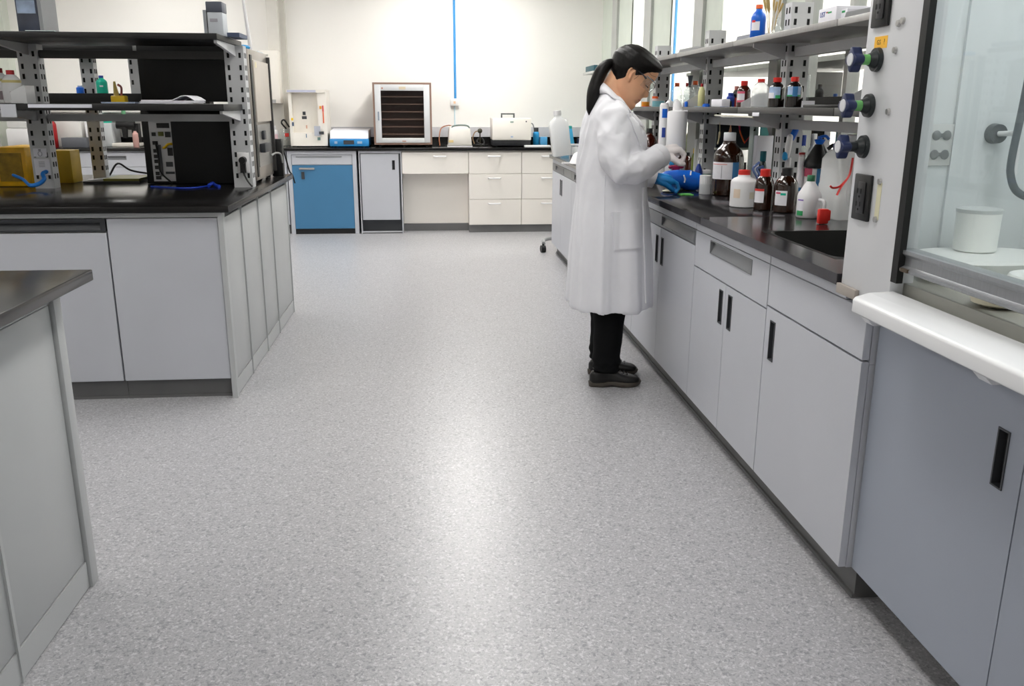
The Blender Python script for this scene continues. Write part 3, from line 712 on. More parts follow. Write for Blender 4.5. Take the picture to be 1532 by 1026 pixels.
# ---- head: horizontal slices in head space (f forward, s left, u up), origin at the ear
HP = math.radians(35); HS = 1.07; EAR = Vector((.921, PYc, 1.484))
HY = math.radians(-6)          # face turned a touch towards the camera
def hw(f, s, u):
    f, s, u = f * HS, s * HS, u * HS
    x = f * math.cos(HP) + u * math.sin(HP); z = -f * math.sin(HP) + u * math.cos(HP)
    return EAR + Vector((x * math.cos(HY) - s * math.sin(HY), x * math.sin(HY) + s * math.cos(HY), z))
HT = [(-.124, .078, .035, .018), (-.118, .09, .012, .03), (-.108, .0975, -.006, .041), (-.096, .1, -.02, .049), (-.086, .0955, -.03, .0545), (-.079, .0965, -.036, .0575),
      (-.071, .1015, -.042, .06), (-.065, .0985, -.046, .062), (-.058, .1035, -.05, .0635), (-.05, .0995, -.055, .065), (-.04, .0985, -.062, .0665), (-.02, .0975, -.074, .0695), (0, .0955, -.086, .072),
      (.014, .094, -.092, .0735), (.026, .0975, -.0955, .0745), (.04, .102, -.098, .076), (.06, .1025, -.093, .0765), (.08, .097, -.08, .072), (.095, .082, -.062, .061), (.107, .055, -.038, .043), (.113, .028, -.014, .021), (.115, .012, .006, .004)]
def head_pt(u, th, grow=0.0):
    f1, f0, w = interp(HT, u); fc = f1 * .36 + f0 * .64
    ct, st = math.cos(th), math.sin(th)
    if ct >= 0:
        n = 2.25; r = (abs(ct) ** n + abs(st) ** n) ** (-1 / n); f = fc + (f1 - fc) * r * ct
    else:
        n = 2.1; r = (abs(ct) ** n + abs(st) ** n) ** (-1 / n); f = fc + (fc - f0) * r * ct
    s = w * r * st
    # nose
    if ct > 0:
        nz = interp([(-.05, 0, .012), (-.044, .006, .014), (-.036, .019, .0145), (-.028, .0245, .013), (-.016, .0185, .0095), (.0, .0115, .008), (.014, .0055, .008), (.024, 0, .009)], u)
        f += nz[0] * math.exp(-(s / nz[1]) ** 2) if -.05 < u < .024 else 0
        # eye sockets and cheeks
        f -= .0085 * math.exp(-((abs(s) - .031) / .014) ** 2 - ((u - .006) / .012) ** 2)
        f += .004 * math.exp(-((abs(s) - .036) / .016) ** 2 - ((u + .028) / .018) ** 2)
        f += .003 * math.exp(-((abs(s) - .031) / .01) ** 2 - ((u - .004) / .006) ** 2)
    k = 1 + grow / max(.03, math.hypot(f - fc, s)); 
    return fc + (f - fc) * k, s * k, u
def head_mesh(bm, nu=70, nt=64, fn=None):
    rs = []
    for i in range(nu + 1):
        u = -.124 + .239 * i / nu
        rs.append(ring(bm, [hw(*(fn(u, 2 * PI * k / nt) if fn else head_pt(u, 2 * PI * k / nt))) for k in range(nt)]))
    skin(bm, rs)
def hand(bm, wrist, palm_end, side, pole, tips, thumb, sc=1.0, rs=1.0):
    """palm from wrist to knuckles; side = unit vector from index to little finger; tips: 4 lists of points after the knuckle"""
    w, e, sd = Vector(wrist), Vector(palm_end), Vector(side).normalized()
    n = (e - w).normalized().cross(sd).normalized()
    for k in range(4):
        o = sd * (k - 1.5) * .0195 * sc
        tube(bm, [w + o * .55, w.lerp(e, .5) + o * .9, e + o], [.0145 * rs, .014 * rs, .0115 * rs], 10, round_ends=True)
    tube(bm, [w.lerp(e, .12), w.lerp(e, .75)], [.022 * rs, .023 * rs], 12, round_ends=True)
    for k, tp in enumerate(tips):
        pts = [e + sd * (k - 1.5) * .0195 * sc] + [Vector(p) for p in tp]
        rr_ = [(.0103, .0097, .009, .0082)[i] * rs * (1, 1.04, .98, .86)[k] for i in range(len(pts))]
        tube(bm, pts, rr_, 10, round_ends=True)
    tube(bm, [Vector(p) for p in thumb], [.0145 * rs, .0115 * rs, .0105 * rs, .009 * rs][:len(thumb)], 10, round_ends=True)
# right (near) hand, white glove: back of the hand up, fingers curled down round a small vial
RW = Vector((1.06, 4.0, 1.138)); RE = Vector((1.134, 4.02, 1.15))
def rfing(k):
    b = RE + Vector((0, -.029 + .0195 * k, 0)); dy = -.029 + .0195 * k
    L = (.95, 1.05, 1.0, .82)[k]
    return [b + Vector((.026 * L, dy * -.1, -.02)), b + Vector((.022 * L, dy * -.25, -.05 * L)), b + Vector((-.006 * L, dy * -.35, -.056 * L))]
RH = dict(wrist=RW, palm_end=RE, side=(0, 1, 0), pole=None, tips=[rfing(k) for k in (0, 1, 2, 3)], thumb=[RW + Vector((.02, -.022, -.012)), RW + Vector((.045, -.036, -.03)), RW + Vector((.07, -.036, -.046)), RW + Vector((.09, -.028, -.05))])
# left (far) hand, blue glove, fingertips resting on the worktop
LW = Vector((1.128, 4.375, .992)); LE = Vector((1.205, 4.362, .978))
def lfing(k):
    b = LE + Vector((0, .029 - .0195 * k, 0)); L = (.9, 1.0, .95, .78)[k]
    return [b + Vector((.028 * L, -.002, -.012)), b + Vector((.038 * L, -.004, -.036)), b + Vector((.022 * L, -.006, -.05))]
LH = dict(wrist=LW, palm_end=LE, side=(0, -1, 0), pole=None, tips=[lfing(k) for k in range(4)], thumb=[LW + Vector((.015, -.024, -.012)), LW + Vector((.042, -.038, -.026)), LW + Vector((.066, -.04, -.044)), LW + Vector((.084, -.034, -.058))])
RS, REl = Vector((.825, 3.965, 1.285)), Vector((.838, 3.865, 1.062))
LS, LEl = Vector((.85, 4.305, 1.285)), Vector((.93, 4.40, 1.06))
person = thing('person', 'person in white lab coat, black ponytail and goggles working at the bench', 'person', (.88, PYc, 0))
# ---- body (one skin)
b = NB(); head_mesh(b)
nk = [hw(-.035, 0, -.02), hw(-.03, 0, -.075), Vector((.85, PYc, 1.375)), Vector((.838, PYc, 1.32))]
tube(b, nk, [.05, .051, .054, .075], 20)
tube(b, [(.84, PYc, 1.32), (.85, PYc, 1.2), (.85, PYc, 1.05), (.845, PYc, .95), (.845, PYc, .82)], [.08, .1, .098, .1, .09], 20)
for hh, Sx, El, flip in ((RH, RS, REl, 1), (LH, LS, LEl, -1)):
    tube(b, [Vector((.84, PYc - flip * .05, 1.30)), Sx, Sx.lerp(El, .5), El], [.042, .042, .038, .032], 14, round_ends=True)
    tube(b, [El, El.lerp(hh['wrist'], .4), hh['wrist']], [.032, .032, .023], 14, round_ends=True)
    hand(b, rs=.86, **hh)
LEGS = ((4.055, .835), (4.245, .855))
for y, ax in LEGS:
    tube(b, [(.845, PYc + (y - PYc) * .7, .86), (.85, PYc + (y - PYc) * .9, .5), (ax, y, .28), (ax - .005, y, .07)], [.085, .06, .048, .026], 16, round_ends=True)
    tube(b, [(ax - .02, y, .048), (ax + .04, y, .048), (ax + .1, y, .04)], [.022, .022, .014], 12, round_ends=True)
# ear (near side and far side)
for sg in (-1, 1):
    pts = []
    for k in range(13):
        a = -2.2 + 4.4 * k / 12
        pts.append(hw(-.004 - .016 * math.cos(a) * 1.0, sg * (.0765 + .006 * math.cos(a)), .004 + .031 * math.sin(a)))
    tube(b, pts, [.004 + .0012 * math.sin(PI * k / 12) for k in range(13)], 8, round_ends=True)
    tube(b, [hw(.004, sg * .073, .022), hw(-.004, sg * .075, .004), hw(.002, sg * .075, -.02), hw(.005, sg * .073, -.028)], [.006, .0075, .007, .006], 8, round_ends=True)
body_bm = remesh(b, .0042, 3, .5)
head_bvh = BVHTree.FromBMesh(body_bm)
body = obj('body', body_bm, M_SKIN, person, sharp=180)
# ---- facial features laid on the skin
def lay(bvh, quads, off, d=(0, 1, 0), y0=3.4, nu=8, nv=4, thick=.0012):
    """quads: 4 corners in (x,z); projected along d onto the surface"""
    bm = NB(); d = Vector(d)
    for q in quads:
        c = [Vector((p[0], y0, p[1])) for p in q]; g = []
        for i in range(nu + 1):
            row = []
            for j in range(nv + 1):
                s, t = i / nu, j / nv
                p = c[0].lerp(c[1], s).lerp(c[3].lerp(c[2], s), t)
                hit, nrm, _, _ = bvh.ray_cast(p, d)
                row.append((hit, nrm) if hit else None)
            g.append(row)
        V = {}
        for i in range(nu + 1):
            for j in range(nv + 1):
                if g[i][j]:
                    h, n = g[i][j]; n = n if n.dot(d) < 0 else -n
                    V[i, j] = (bm.verts.new(h + n * off), bm.verts.new(h - n * .001))
        for i in range(nu):
            for j in range(nv):
                ks = [(i, j), (i + 1, j), (i + 1, j + 1), (i, j + 1)]
                if all(k in V for k in ks):
                    bm.faces.new([V[k][0] for k in ks]); bm.faces.new([V[k][1] for k in ks][::-1])
                    for a, e in (((i, j), (i + 1, j)), ((i + 1, j), (i + 1, j + 1)), ((i + 1, j + 1), (i, j + 1)), ((i, j + 1), (i, j))):
                        mid = ((a[0] + e[0]) / 2, (a[1] + e[1]) / 2)
                        if (mid[0] in (0, nu) and a[0] == e[0]) or (mid[1] in (0, nv) and a[1] == e[1]):
                            bm.faces.new((V[a][1], V[e][1], V[e][0], V[a][0]))
    return bm
def fz(f, s, u): p = hw(f, s, u); return (p.x, p.z)
def face_strip(a, b_, c_, d_): return [fz(*a), fz(*b_), fz(*c_), fz(*d_)]
DSIDE = (.0, 1, 0)
M_BROW = mat('dark eyebrow hair', '#2a1d18', .6); M_LIP = mat('lip', '#b8766a', .4)
obj('eyebrow', lay(head_bvh, [face_strip((.062, 0, .026), (.094, 0, .031), (.094, 0, .0365), (.062, 0, .030))], .0012), M_BROW, body)
obj('eyelid_line', lay(head_bvh, [face_strip((.074, 0, -.003), (.094, 0, -.0015), (.094, 0, .0025), (.074, 0, -.0005))], .0012), mat('black lashes', '#1a1212', .6), body)
obj('lips', lay(head_bvh, [face_strip((.086, 0, -.067), (.108, 0, -.0715), (.108, 0, -.057), (.086, 0, -.0635))], .0012), M_LIP, body)
# ---- hair: a shell that dips under the skin outside the hairline
HL = [(-.098, -.058), (-.085, -.052), (-.05, -.028), (-.03, -.012), (-.012, .002), (.0, .016), (.012, .03), (.022, .044), (.04, .055), (.055, .071), (.066, .088), (.076, .104), (.088, .13)]
def hair_fn(u, th):
    f, s, uu = head_pt(u, th)
    fh = interp(HL, u)[0]
    m = sst(-.006, .014, fh - f)
    # ears stay clear
    if abs(s) > .05: m *= sst(.012, .026, math.hypot((f + .006) * 1.25, u - .002))
    if u < -.1: m = 0
    deep = sst(.0, .06, fh - f)
    grow = -.007 + .0095 * m + (.011 + .004 * sst(.03, .09, u) * sst(0, .08, f)) * deep * m
    f2, s2, u2 = head_pt(u, th, grow)
    return f2, s2, u2 + (.008 * m * sst(.06, .115, u))
b = NB(); head_mesh(b, 90, 96, hair_fn)
hair = obj('hair', b, M_HAIR, person, sharp=180)
tie = Vector((.853, PYc, 1.53))
# pulled-back bulge towards the tie, then the tail
b = NB(); tube(b, [hw(-.05, 0, .002), hw(-.078, 0, -.01), tie], [.062, .042, .018], 18)
obj('hair_bunch', b, M_HAIR, hair, sharp=180)
t0 = tie
tail = spline([t0 + Vector((.008, 0, -.001)), t0 + Vector((-.026, .0, .004)), Vector((.79, PYc - .005, 1.505)), Vector((.762, PYc - .012, 1.445)), Vector((.746, PYc - .02, 1.39)), Vector((.738, PYc - .026, 1.335)), Vector((.735, PYc - .03, 1.295))], 6)
n = len(tail); rr_ = [interp([(0, .015), (.12, .019), (.35, .03), (.6, .031), (.85, .022), (1, .006)], k / (n - 1))[0] for k in range(n)]
b = NB(); tube(b, tail, rr_, 18, round_ends=True); obj('ponytail', b, M_HAIR, hair, sharp=180)
b = NB(); d = (tail[2] - tail[0]).normalized(); x, y = basis(d); c = t0 + d * .004
tube(b, [c + (x * math.cos(2 * PI * k / 20) + y * math.sin(2 * PI * k / 20)) * .0175 for k in range(21)], .006, 8); obj('hair_tie', b, mat('dark teal hair tie', '#173a47', .6), hair)
b = NB()   # loose strands in front of the ear and over the brow
for pts in ([(.05, -.072, .05), (.072, -.062, .045), (.092, -.045, .052)], [(.022, -.0765, .03), (.026, -.0765, .01), (.02, -.0745, -.012)]):
    tube(b, spline([hw(*p) for p in pts], 5), .0007, 6)
obj('loose_strands', b, M_HAIR, hair, sharp=180)
# ---- goggles
M_LENS = glass_mat('clear goggle lens', '#e8eef0', .15, 2.2, body=.05)
b = NB(); tube(b, [hw(.03 + .088 * math.cos(a), .079 * math.sin(a), .0305) for a in [-1.28 + 2.56 * i / 20 for i in range(21)]], .0022, 6)
gog = obj('safety_goggles', b, mat('smoky rim', '#8b9299', .3), person)
for sg in (-1, 1):
    b = NB(); tube(b, spline([hw(-.004, sg * .0785, .026), hw(.02, sg * .0795, .026), hw(.042, sg * .0785, .024), hw(.06, sg * .0765, .02)], 4), [.003] * 4 + [.0035] * 3 + [.006] * 3 + [.009] * 3, 8, flat=.5)
    obj('temple_arm', b, mat('charcoal goggle arm', '#30323a', .4), gog)
b = NB(); rs = []
for i in range(25):
    a = -1.28 + 2.56 * i / 24; rs.append(ring(b, [hw(.03 + (.088 + o) * math.cos(a), (.079 + o) * math.sin(a), u) for u, o in ((-.016, -.004), (-.002, .001), (.014, .003), (.03, .0), (.03, -.0016), (.014, .0014), (-.002, -.0006), (-.016, -.0056))]))
skin(b, rs, cap0=True); obj('lens', b, M_LENS, gog)
# ---- trousers and shoes
b = NB()
for y, ax in LEGS:
    tube(b, [(.845, PYc + (y - PYc) * .75, .88), (.847, PYc + (y - PYc) * .95, .62), (.85, y, .45), (ax + .01, y, .3), (ax + .004, y, .17), (ax + .002, y, .105), (ax, y, .085)], [.1, .088, .082, .074, .069, .07, .066], 22)
tube(b, [(.845, PYc - .02, .9), (.845, PYc, .76)], [.14, .13], 22)
tb = remesh(b, .007, 5, .5)
for v in tb.verts:
    p = v.co
    if p.z < .45:
        v.co += v.normal * (.004 * noise.noise(Vector((p.x * 9, p.y * 9, p.z * 16))) + .005 * sst(.2, .1, p.z) * math.sin(p.z * 110 + p.x * 14))
obj('trousers', tb, M_TROUS, person, sharp=180)
def shoe(y, x0):
    L = .262
    def outline(grow, n=40):
        o = []
        for k in range(n):
            a = 2 * PI * k / n; cx = math.cos(a); sx = math.sin(a)
            xx = x0 + L / 2 + (L / 2 + grow) * math.copysign(abs(cx) ** .8, cx)
            t = (xx - x0) / L; w = .034 + .014 * sst(.3, .75, t) - .004 * math.exp(-((t - .4) / .14) ** 2)
            o.append((xx, y + (w + grow) * math.copysign(abs(sx) ** .75, sx)))
        return o
    b = NB(); po = outline(.0)
    rs = [ring(b, [(p[0], p[1], z + .010 * sst(.85, 1, (p[0] - x0) / L) * (z < .02)) for p in outline(g)]) for z, g in ((.0, -.006), (.003, -.001), (.024, .002), (.03, -.001))]
    skin(b, rs)
    # arch between heel and sole
    for v in b.verts:
        t = (v.co.x - x0) / L
        if v.co.z < .01: v.co.z += .011 * math.exp(-((t - .42) / .09) ** 2)
    so = obj('shoe', b, M_SOLE, person, sharp=50, label='brown-grey shoe sole with black leather upper')
    b = NB(); rs = []; n = 20
    for i in range(n + 1):
        t = i / n; x = x0 + .004 + (L - .008) * t
        top = interp([(0, .062), (.06, .082), (.2, .088), (.38, .088), (.5, .082), (.62, .066), (.75, .058), (.88, .052), (.96, .044), (1, .034)], t)[0]
        w = .033 + .014 * sst(.3, .75, t) - .004 * math.exp(-((t - .4) / .14) ** 2)
        w *= math.sqrt(max(.02, 1 - (abs(t - .5) * 2) ** 7)) if t > .5 else math.sqrt(max(.06, 1 - ((.5 - t) * 2) ** 9))
        pts = []
        for k in range(17):
            a = PI * k / 16; e = .62
            pts.append((x, y + w * math.copysign(abs(math.cos(a)) ** e, math.cos(a)), .026 + (top - .026) * math.sin(a) ** (.75)))
        rs.append(ring(b, pts))
    skin(b, rs)
    obj('upper', b, M_SHOE, so, sharp=180)
    b = NB()
    for k in range(4):
        x = x0 + .135 + .018 * k; z = .087 - .0065 * k
        tube(b, [(x, y - .018, z - .006), (x + .005, y, z), (x + .002, y + .018, z - .006)], .0025, 6)
    obj('laces', b, M_BLACKP, so)
shoe(4.05, .752); shoe(4.245, .782)
# ---- lab coat
CT = [(.405, .66, 1.052, .232), (.6, .668, 1.042, .226), (.82, .682, 1.02, .218), (.95, .69, 1.008, .21), (1.07, .695, .998, .205), (1.2, .708, .985, .203), (1.27, .722, .958, .205), (1.32, .738, .93, .195), (1.36, .76, .908, .158), (1.395, .778, .892, .11), (1.42, .79, .885, .08), (1.44, .797, .88, .072)]
b = NB(); nz_, nt_ = 60, 64; rs = []
for i in range(nz_ + 1):
    z = .405 + (1.44 - .405) * i / nz_; xb, xf, w = interp(CT, z); cx = (xb + xf) / 2; tl = sst(1.24, 1.44, z)
    pts = []
    for k in range(nt_):
        a = 2 * PI * k / nt_; n = 2.5; r = (abs(math.cos(a)) ** n + abs(math.sin(a)) ** n) ** (-1 / n)
        xx = cx + (xf - xb) / 2 * r * math.cos(a); pts.append((xx + .02 * tl * (xx > cx), PYc - .005 + w * r * math.sin(a), z - tl * 1.05 * max(0, xx - .795)))
    rs.append(ring(b, pts))
skin(b, rs)
RC = Vector((1.044, 3.99, 1.125)); LC = Vector((1.118, 4.378, .995))
tube(b, [(.835, PYc - .1, 1.315), (.825, 3.985, 1.29), (.815, 3.945, 1.2), (.825, 3.905, 1.11), (.848, 3.885, 1.065), (.9, 3.895, 1.068), (.97, 3.935, 1.092), RC], [.06, .07, .068, .064, .062, .06, .057, .053], 22)
tube(b, [(.84, PYc + .1, 1.315), (.85, 4.29, 1.29), (.875, 4.33, 1.19), (.92, 4.375, 1.08), (.985, 4.388, 1.035), LC], [.06, .07, .066, .06, .058, .05], 22)
# knee-length skirt opening: second front layer
cb = remesh(b, .0065, 4, .5)
cut = []
for cc, q in ((RC, Vector((.97, 3.935, 1.092))), (LC, Vector((.985, 4.388, 1.035)))):
    dd = (cc - q).normalized()
    cut += [f for f in cb.faces if (f.calc_center_median() - cc).dot(dd) > -.012 and (f.calc_center_median() - cc).length < .063]
bmesh.ops.delete(cb, geom=list(set(cut)), context='FACES')
ARM = [Vector(q) for q in ((.825, 3.985, 1.29), (.815, 3.945, 1.2), (.825, 3.905, 1.11), (.848, 3.885, 1.065), (.9, 3.895, 1.068), (.97, 3.935, 1.092))] + [RC]
def arm_param(p):
    best = (9, 0, 0); acc = 0
    for q0, q1 in zip(ARM, ARM[1:]):
        s = q1 - q0; t = max(0, min(1, (p - q0).dot(s) / s.length_squared)); c = q0 + s * t; dd = (p - c).length
        if dd < best[0]:
            n_ = Vector((0, 1, 0)); w_ = s.cross(n_).normalized(); best = (dd, acc + t * s.length, math.atan2((p - c).dot(w_), -(p - c).y))
        acc += s.length
    return best
for v in cb.verts:
    p = v.co.copy(); a = math.atan2(p.y - PYc, p.x - .86)
    lower = sst(1.05, .75, p.z)
    torso = 1 if p.z < 1.0 else 0
    rid = lambda q: 1 - 2 * abs(noise.noise(q))
    d = lower * .010 * rid(Vector((a * 2.1 + p.z * .5, p.z * .7, 5.0))) + lower * .015 * noise.noise(Vector((a * 3.2, p.z * .9, 2.0))) + lower * .004 * noise.noise(Vector((a * 9, p.z * 1.6, 7.0)))
    up = sst(.9, 1.05, p.z)
    dist, L, ang = arm_param(p)
    sl = sst(.1, .07, dist); up *= sst(1.40, 1.31, p.z + .8 * max(0, p.x - .85)); slc = sl * sst(0, .07, (p - RC).length - .05)
    d += up * (1 - sl) * (.012 * noise.noise(Vector((a * 2.6 + p.z * 2.2, p.z * 2.2, 11.0))) + .008 * rid(Vector((a * 1.6 - p.z * 3.5, p.z * 1.4, 4.0))))
    d += slc * (.010 * noise.noise(Vector((L * 13 + ang * .9, ang * .8, 3.0))) + .007 * rid(Vector((L * 9 - ang * .8, ang * .6, 8.0))))
    d += .0012 * noise.noise(p * 30)
    v.co += v.normal * d
# hollow the bottom so the legs come out of an open hem
bmesh.ops.delete(cb, geom=[f for f in cb.faces if f.calc_center_median().z < .412 and abs(f.normal.z) > .7], context='FACES')
cb.normal_update()
coat_bvh = BVHTree.FromBMesh(cb)
coat = obj('lab_coat', cb, M_COAT, person, sharp=180)
def cpx(x, y, d=3.93): p = on(x, y, 'Y', d); return (p.x, p.z)
def cq(*px, d=3.93): return [cpx(*p, d=d) for p in px]
# collar and lapels (near side), then the same mirrored for the far side
obj('lapel', lay(coat_bvh, [cq((938, 171), (947, 170), (957, 192), (948, 196)), cq((948, 196), (957, 192), (963, 216), (959, 219))], .007, nu=10, nv=8), M_COAT, coat)
b = NB(); V = []; NR = 34
for k in range(NR + 1):   # collar: a folded band round the neck, open at the front
    a = math.radians(30 + 300 * k / NR); ca, sa = math.cos(a), math.sin(a); f = sst(-.2, .9, ca)
    def zc(x): return 1.432 - 1.05 * max(0, x - .795)
    tx = .856 + .066 * ca; T = Vector((tx, PYc + .07 * sa, zc(tx) + .012))
    lx = .852 + (.105 + .012 * f) * ca; g = Vector((lx, PYc + .125 * sa, zc(lx) - .02 - .02 * f))
    hit, nr, _, _ = coat_bvh.find_nearest(g); nr = nr if nr.z > -.2 else -nr
    L_ = hit + nr * .008; o = Vector((ca, sa, .5)).normalized()
    mid = T.lerp(L_, .4) + o * .012; m2 = T.lerp(L_, .75) + o * .008
    V.append(ring(b, [T - o * .006 - Vector((0, 0, .02)), T - o * .003, T + Vector((0, 0, .004)), T + o * .006, mid, m2, L_, L_ - o * .002 - Vector((0, 0, .004)), mid - o * .008]))
skin(b, V); obj('collar', b, M_COAT, coat, sharp=180)
pk = obj('pocket', lay(coat_bvh, [cq((914, 321), (954, 316), (956, 368), (917, 373))], .0075, nu=22, nv=26), M_COAT, coat)
obj('pocket_hem', lay(coat_bvh, [cq((913, 317), (954, 312), (954, 318.5), (914, 323.5))], .0105, nu=22, nv=4), M_COAT, pk)
obj('side_seam', lay(coat_bvh, [cq((903.5, 262), (905.5, 262), (902.5, 360), (900.5, 360)), cq((900.5, 360), (902.5, 360), (899.5, 462), (897.5, 462))], .005, nu=2, nv=40), M_COAT, coat)
obj('front_edge', lay(coat_bvh, [cq((962, 280), (965.5, 280), (968, 350), (963, 350)), cq((963, 350), (968, 350), (973, 452), (966, 454))], .007, nu=3, nv=40), M_COAT, coat)
for c, d_, r in ((RC, RC - Vector((.97, 3.935, 1.092)), .053), (LC, LC - Vector((.985, 4.388, 1.035)), .05)):
    b = NB(); d_ = d_.normalized(); x, y = basis(d_)
    rs = [ring(b, [c + d_ * o + (x * math.cos(2 * PI * k / 26) + y * math.sin(2 * PI * k / 26)) * q for k in range(26)]) for o, q in ((-.034, r * .98), (-.034, r * 1.06), (.006, r * 1.05), (.006, r * .96), (-.03, r * .9))]
    skin(b, rs, cap0=False)
    obj('cuff', b, M_COAT, coat, sharp=60)
# ---- gloves
def glove(hh, El, m, lab, rs_):
    b = NB(); hand(b, rs=rs_, **hh)
    w = Vector(hh['wrist']); d = (w - Vector(El)).normalized()
    tube(b, [w - d * .07, w - d * .03, w + d * .015], [.034, .031, .029], 16)
    obj('glove', remesh(b, .0028, 4, .5), m, person, sharp=180, label=lab)
glove(RH, REl, M_GLOVEW, 'white glove on the raised hand', 1.36); glove(LH, LEl, M_GLOVEB, 'blue glove on the hand resting on the worktop', 1.36)
# ------------------------------------------------------------------ bottles
M_AMBER = mat('amber glass', '#2a1307', .06, coat=.6, vary=.3, scale=12, trans=.25)
M_AMBERD = mat('near black amber glass', '#120a08', .06, coat=.6, vary=.3, trans=.1)
M_AMBERR = mat('red brown amber glass', '#4a160b', .07, coat=.6, vary=.3, trans=.25)
M_HDPE = mat('milky white plastic', '#e9e8ea', .32, vary=.02)
M_NAT = glass_mat('natural translucent plastic', '#f1f2f3', .1, .8, body=.7)
M_CLEAR = glass_mat('clear bottle glass', '#e6efef', .22, 1.6, body=.1)
M_RED = mat('red cap', '#cf2a22', .4); M_DRED = mat('dark red cap', '#a31d20', .4)
M_ORANGE = mat('orange cap', '#e8642c', .4)
M_WCAP = mat('grey white cap', '#d9dade', .4); M_BCAP = mat('black cap', '#1b1b1c', .45)
M_BLUE = mat('royal blue plastic', '#1263cf', .35); M_DBLUE = mat('dark blue plastic', '#22409a', .4)
M_SKY = mat('sky blue plastic', '#2a9bd8', .4)
M_TEAL = mat('teal plastic', '#19b79a', .35); M_DTEAL = mat('dark teal plastic', '#11606c', .4)
M_LABEL = mat('white paper label', '#eceaf0', .6, vary=.03, scale=40)
M_PINK = mat('pink label', '#d9607c', .6); M_LBLUE = mat('pale blue label', '#a9bfdf', .6, vary=.1, scale=60)
M_GREENL = mat('green label band', '#2f9a5c', .6); M_BLUEL = mat('blue label band', '#3f7bb0', .6)
M_REDL = mat('red label band', '#d63a34', .6); M_PURPLE = mat('purple print', '#7e5fb5', .6); M_PRINT = mat('grey print', '#a7a5ad', .7)
M_YEL = mat('yellow plastic', '#f2c81c', .4, vary=.1); M_YELD = mat('worn yellow paint', '#ecb51f', .4, vary=.2, scale=14)
M_PAPER = mat('white paper', '#ecebf2', .7, vary=.03)
PROF = {
 'boston': [(.9, 0), (1, .02), (1, .58), (.97, .64), (.86, .71), (.66, .77), (.47, .815), (.42, .84), (.42, .87)],
 'round': [(.9, 0), (1, .02), (1, .55), (.98, .62), (.88, .72), (.68, .8), (.46, .855), (.4, .87), (.4, .9)],
 'hdpe': [(.92, 0), (1, .02), (1, .66), (.96, .72), (.78, .775), (.52, .81), (.48, .83), (.48, .87)],
 'cone': [(.92, 0), (1, .02), (1, .5), (.94, .56), (.6, .74), (.32, .86), (.3, .9)],
 'flask': [(.6, 0), (.95, .08), (1, .25), (.9, .42), (.55, .58), (.26, .68), (.24, .95)],
 'cyl': [(.92, 0), (1, .01), (1, .96), (.95, .98), (.6, .99)],
}
def view_ang(x, y): return math.atan2(-y, -x)
def bottle(lab, x, y, z, r, h, kind, bm_, capm, capr=.5, caph=.15, group=None, labels=(), name='bottle', cat='bottle', skirt=None, lying=None, seg=26, glass_liquid=None):
    """labels: (material, z0, z1 (fractions of h), half width (rad), angle offset, [stripe material, f0, f1])"""
    t = thing(name, lab, cat, (x, y, z), group, local=True, rot=lying)
    b = NB(); lathe(b, [(a * r, c * h) for a, c in PROF[kind]], seg=seg)
    body = obj('body', b, bm_, t, sharp=50)
    if capm:
        b = NB(); c0 = h * (1 - caph); cr = r * capr
        lathe(b, [(cr * .96, c0 - h * .015), (cr, c0 - h * .01), (cr, h * .99), (cr * .93, h), (.001, h)], seg=22)
        if skirt: lathe(b, [(cr * 1.12, c0 - h * .03), (cr * 1.12, c0 - h * .012)], seg=22)
        obj('cap', b, capm, t)
    va = view_ang(x, y)
    for L in labels:
        m, z0, z1, hw, ao = L[:5]
        b = NB(); arc_patch(b, r * 1.006, z0 * h, z1 * h, va + ao - hw, va + ao + hw)
        lb = obj('label', b, m, t)
        for sm, f0, f1, g0, g1 in L[5:]:
            b = NB(); a0 = va + ao - hw
            arc_patch(b, r * 1.006 + .0009, (z0 + (z1 - z0) * f0) * h, (z0 + (z1 - z0) * f1) * h, a0 + 2 * hw * g0, a0 + 2 * hw * g1, n=8)
            obj('label_band', b, sm, lb)
    return t
def pxr(px_w, x, y, z=.91):
    """half width in metres of something px_w wide standing at x,y"""
    d = (Vector((x, y, z)) - CAMLOC).dot(FWD); return px_w * d / F_PX / 2
def pxh(px0, px1, x, y):
    """height between two photo rows at x,y (second row is the base)"""
    v0 = (px0 - H_PX / 2) / F_PX; v1 = (px1 - H_PX / 2) / F_PX
    def zz(v):  # solve for z with fixed x,y
        A = DOWN - FWD * v; P = Vector((x, y, 0)) - Vector((0, 0, CAM_H))
        return -(A.x * P.x + A.y * P.y) / A.z + CAM_H
    return zz(v0) - zz(v1)
# ------------------------------------------------------------------ placing helpers
def wt(px, pyb, r, z=.911):
    """centre on a horizontal top for something of radius r whose front foot is at a photo pixel"""
    p = on(px, pyb, 'Z', z); d = Vector((p.x, p.y, 0)).normalized()
    return p.x + d.x * r, p.y + d.y * r
def hgt(px, pyt, x, y, z):
    """height above z of a photo row, for something standing at x,y"""
    p = on(px, pyt, 'Y', y); return p.z - z
def WB(lab, px, pyb, pyt, wpx, kind, bm_, capm, z=.911, **k):
    p = on(px, pyb, 'Z', z); r = pxr(wpx, p.x, p.y, z); x, y = wt(px, pyb, r, z)
    return bottle(lab, x, y, z, r, hgt(px, pyt, x, y, z), kind, bm_, capm, **k)
def SB(lab, px, pyt, wpx, X, z, kind, bm_, capm, **k):
    y = on(px, 150, 'X', X).y; r = pxr(wpx, X, y, z)
    return bottle(lab, X, y, z, r, hgt(px, pyt, X, y, z), kind, bm_, capm, **k)
def tbox(name, lab, cat, x0, x1, y0, y1, z0, z1, m, group=None, bevel=.004, **k):
    return obj(name, bx(x0, x1, y0, y1, z0, z1), m, label=lab, cat=cat, group=group, bevel=bevel, **k)

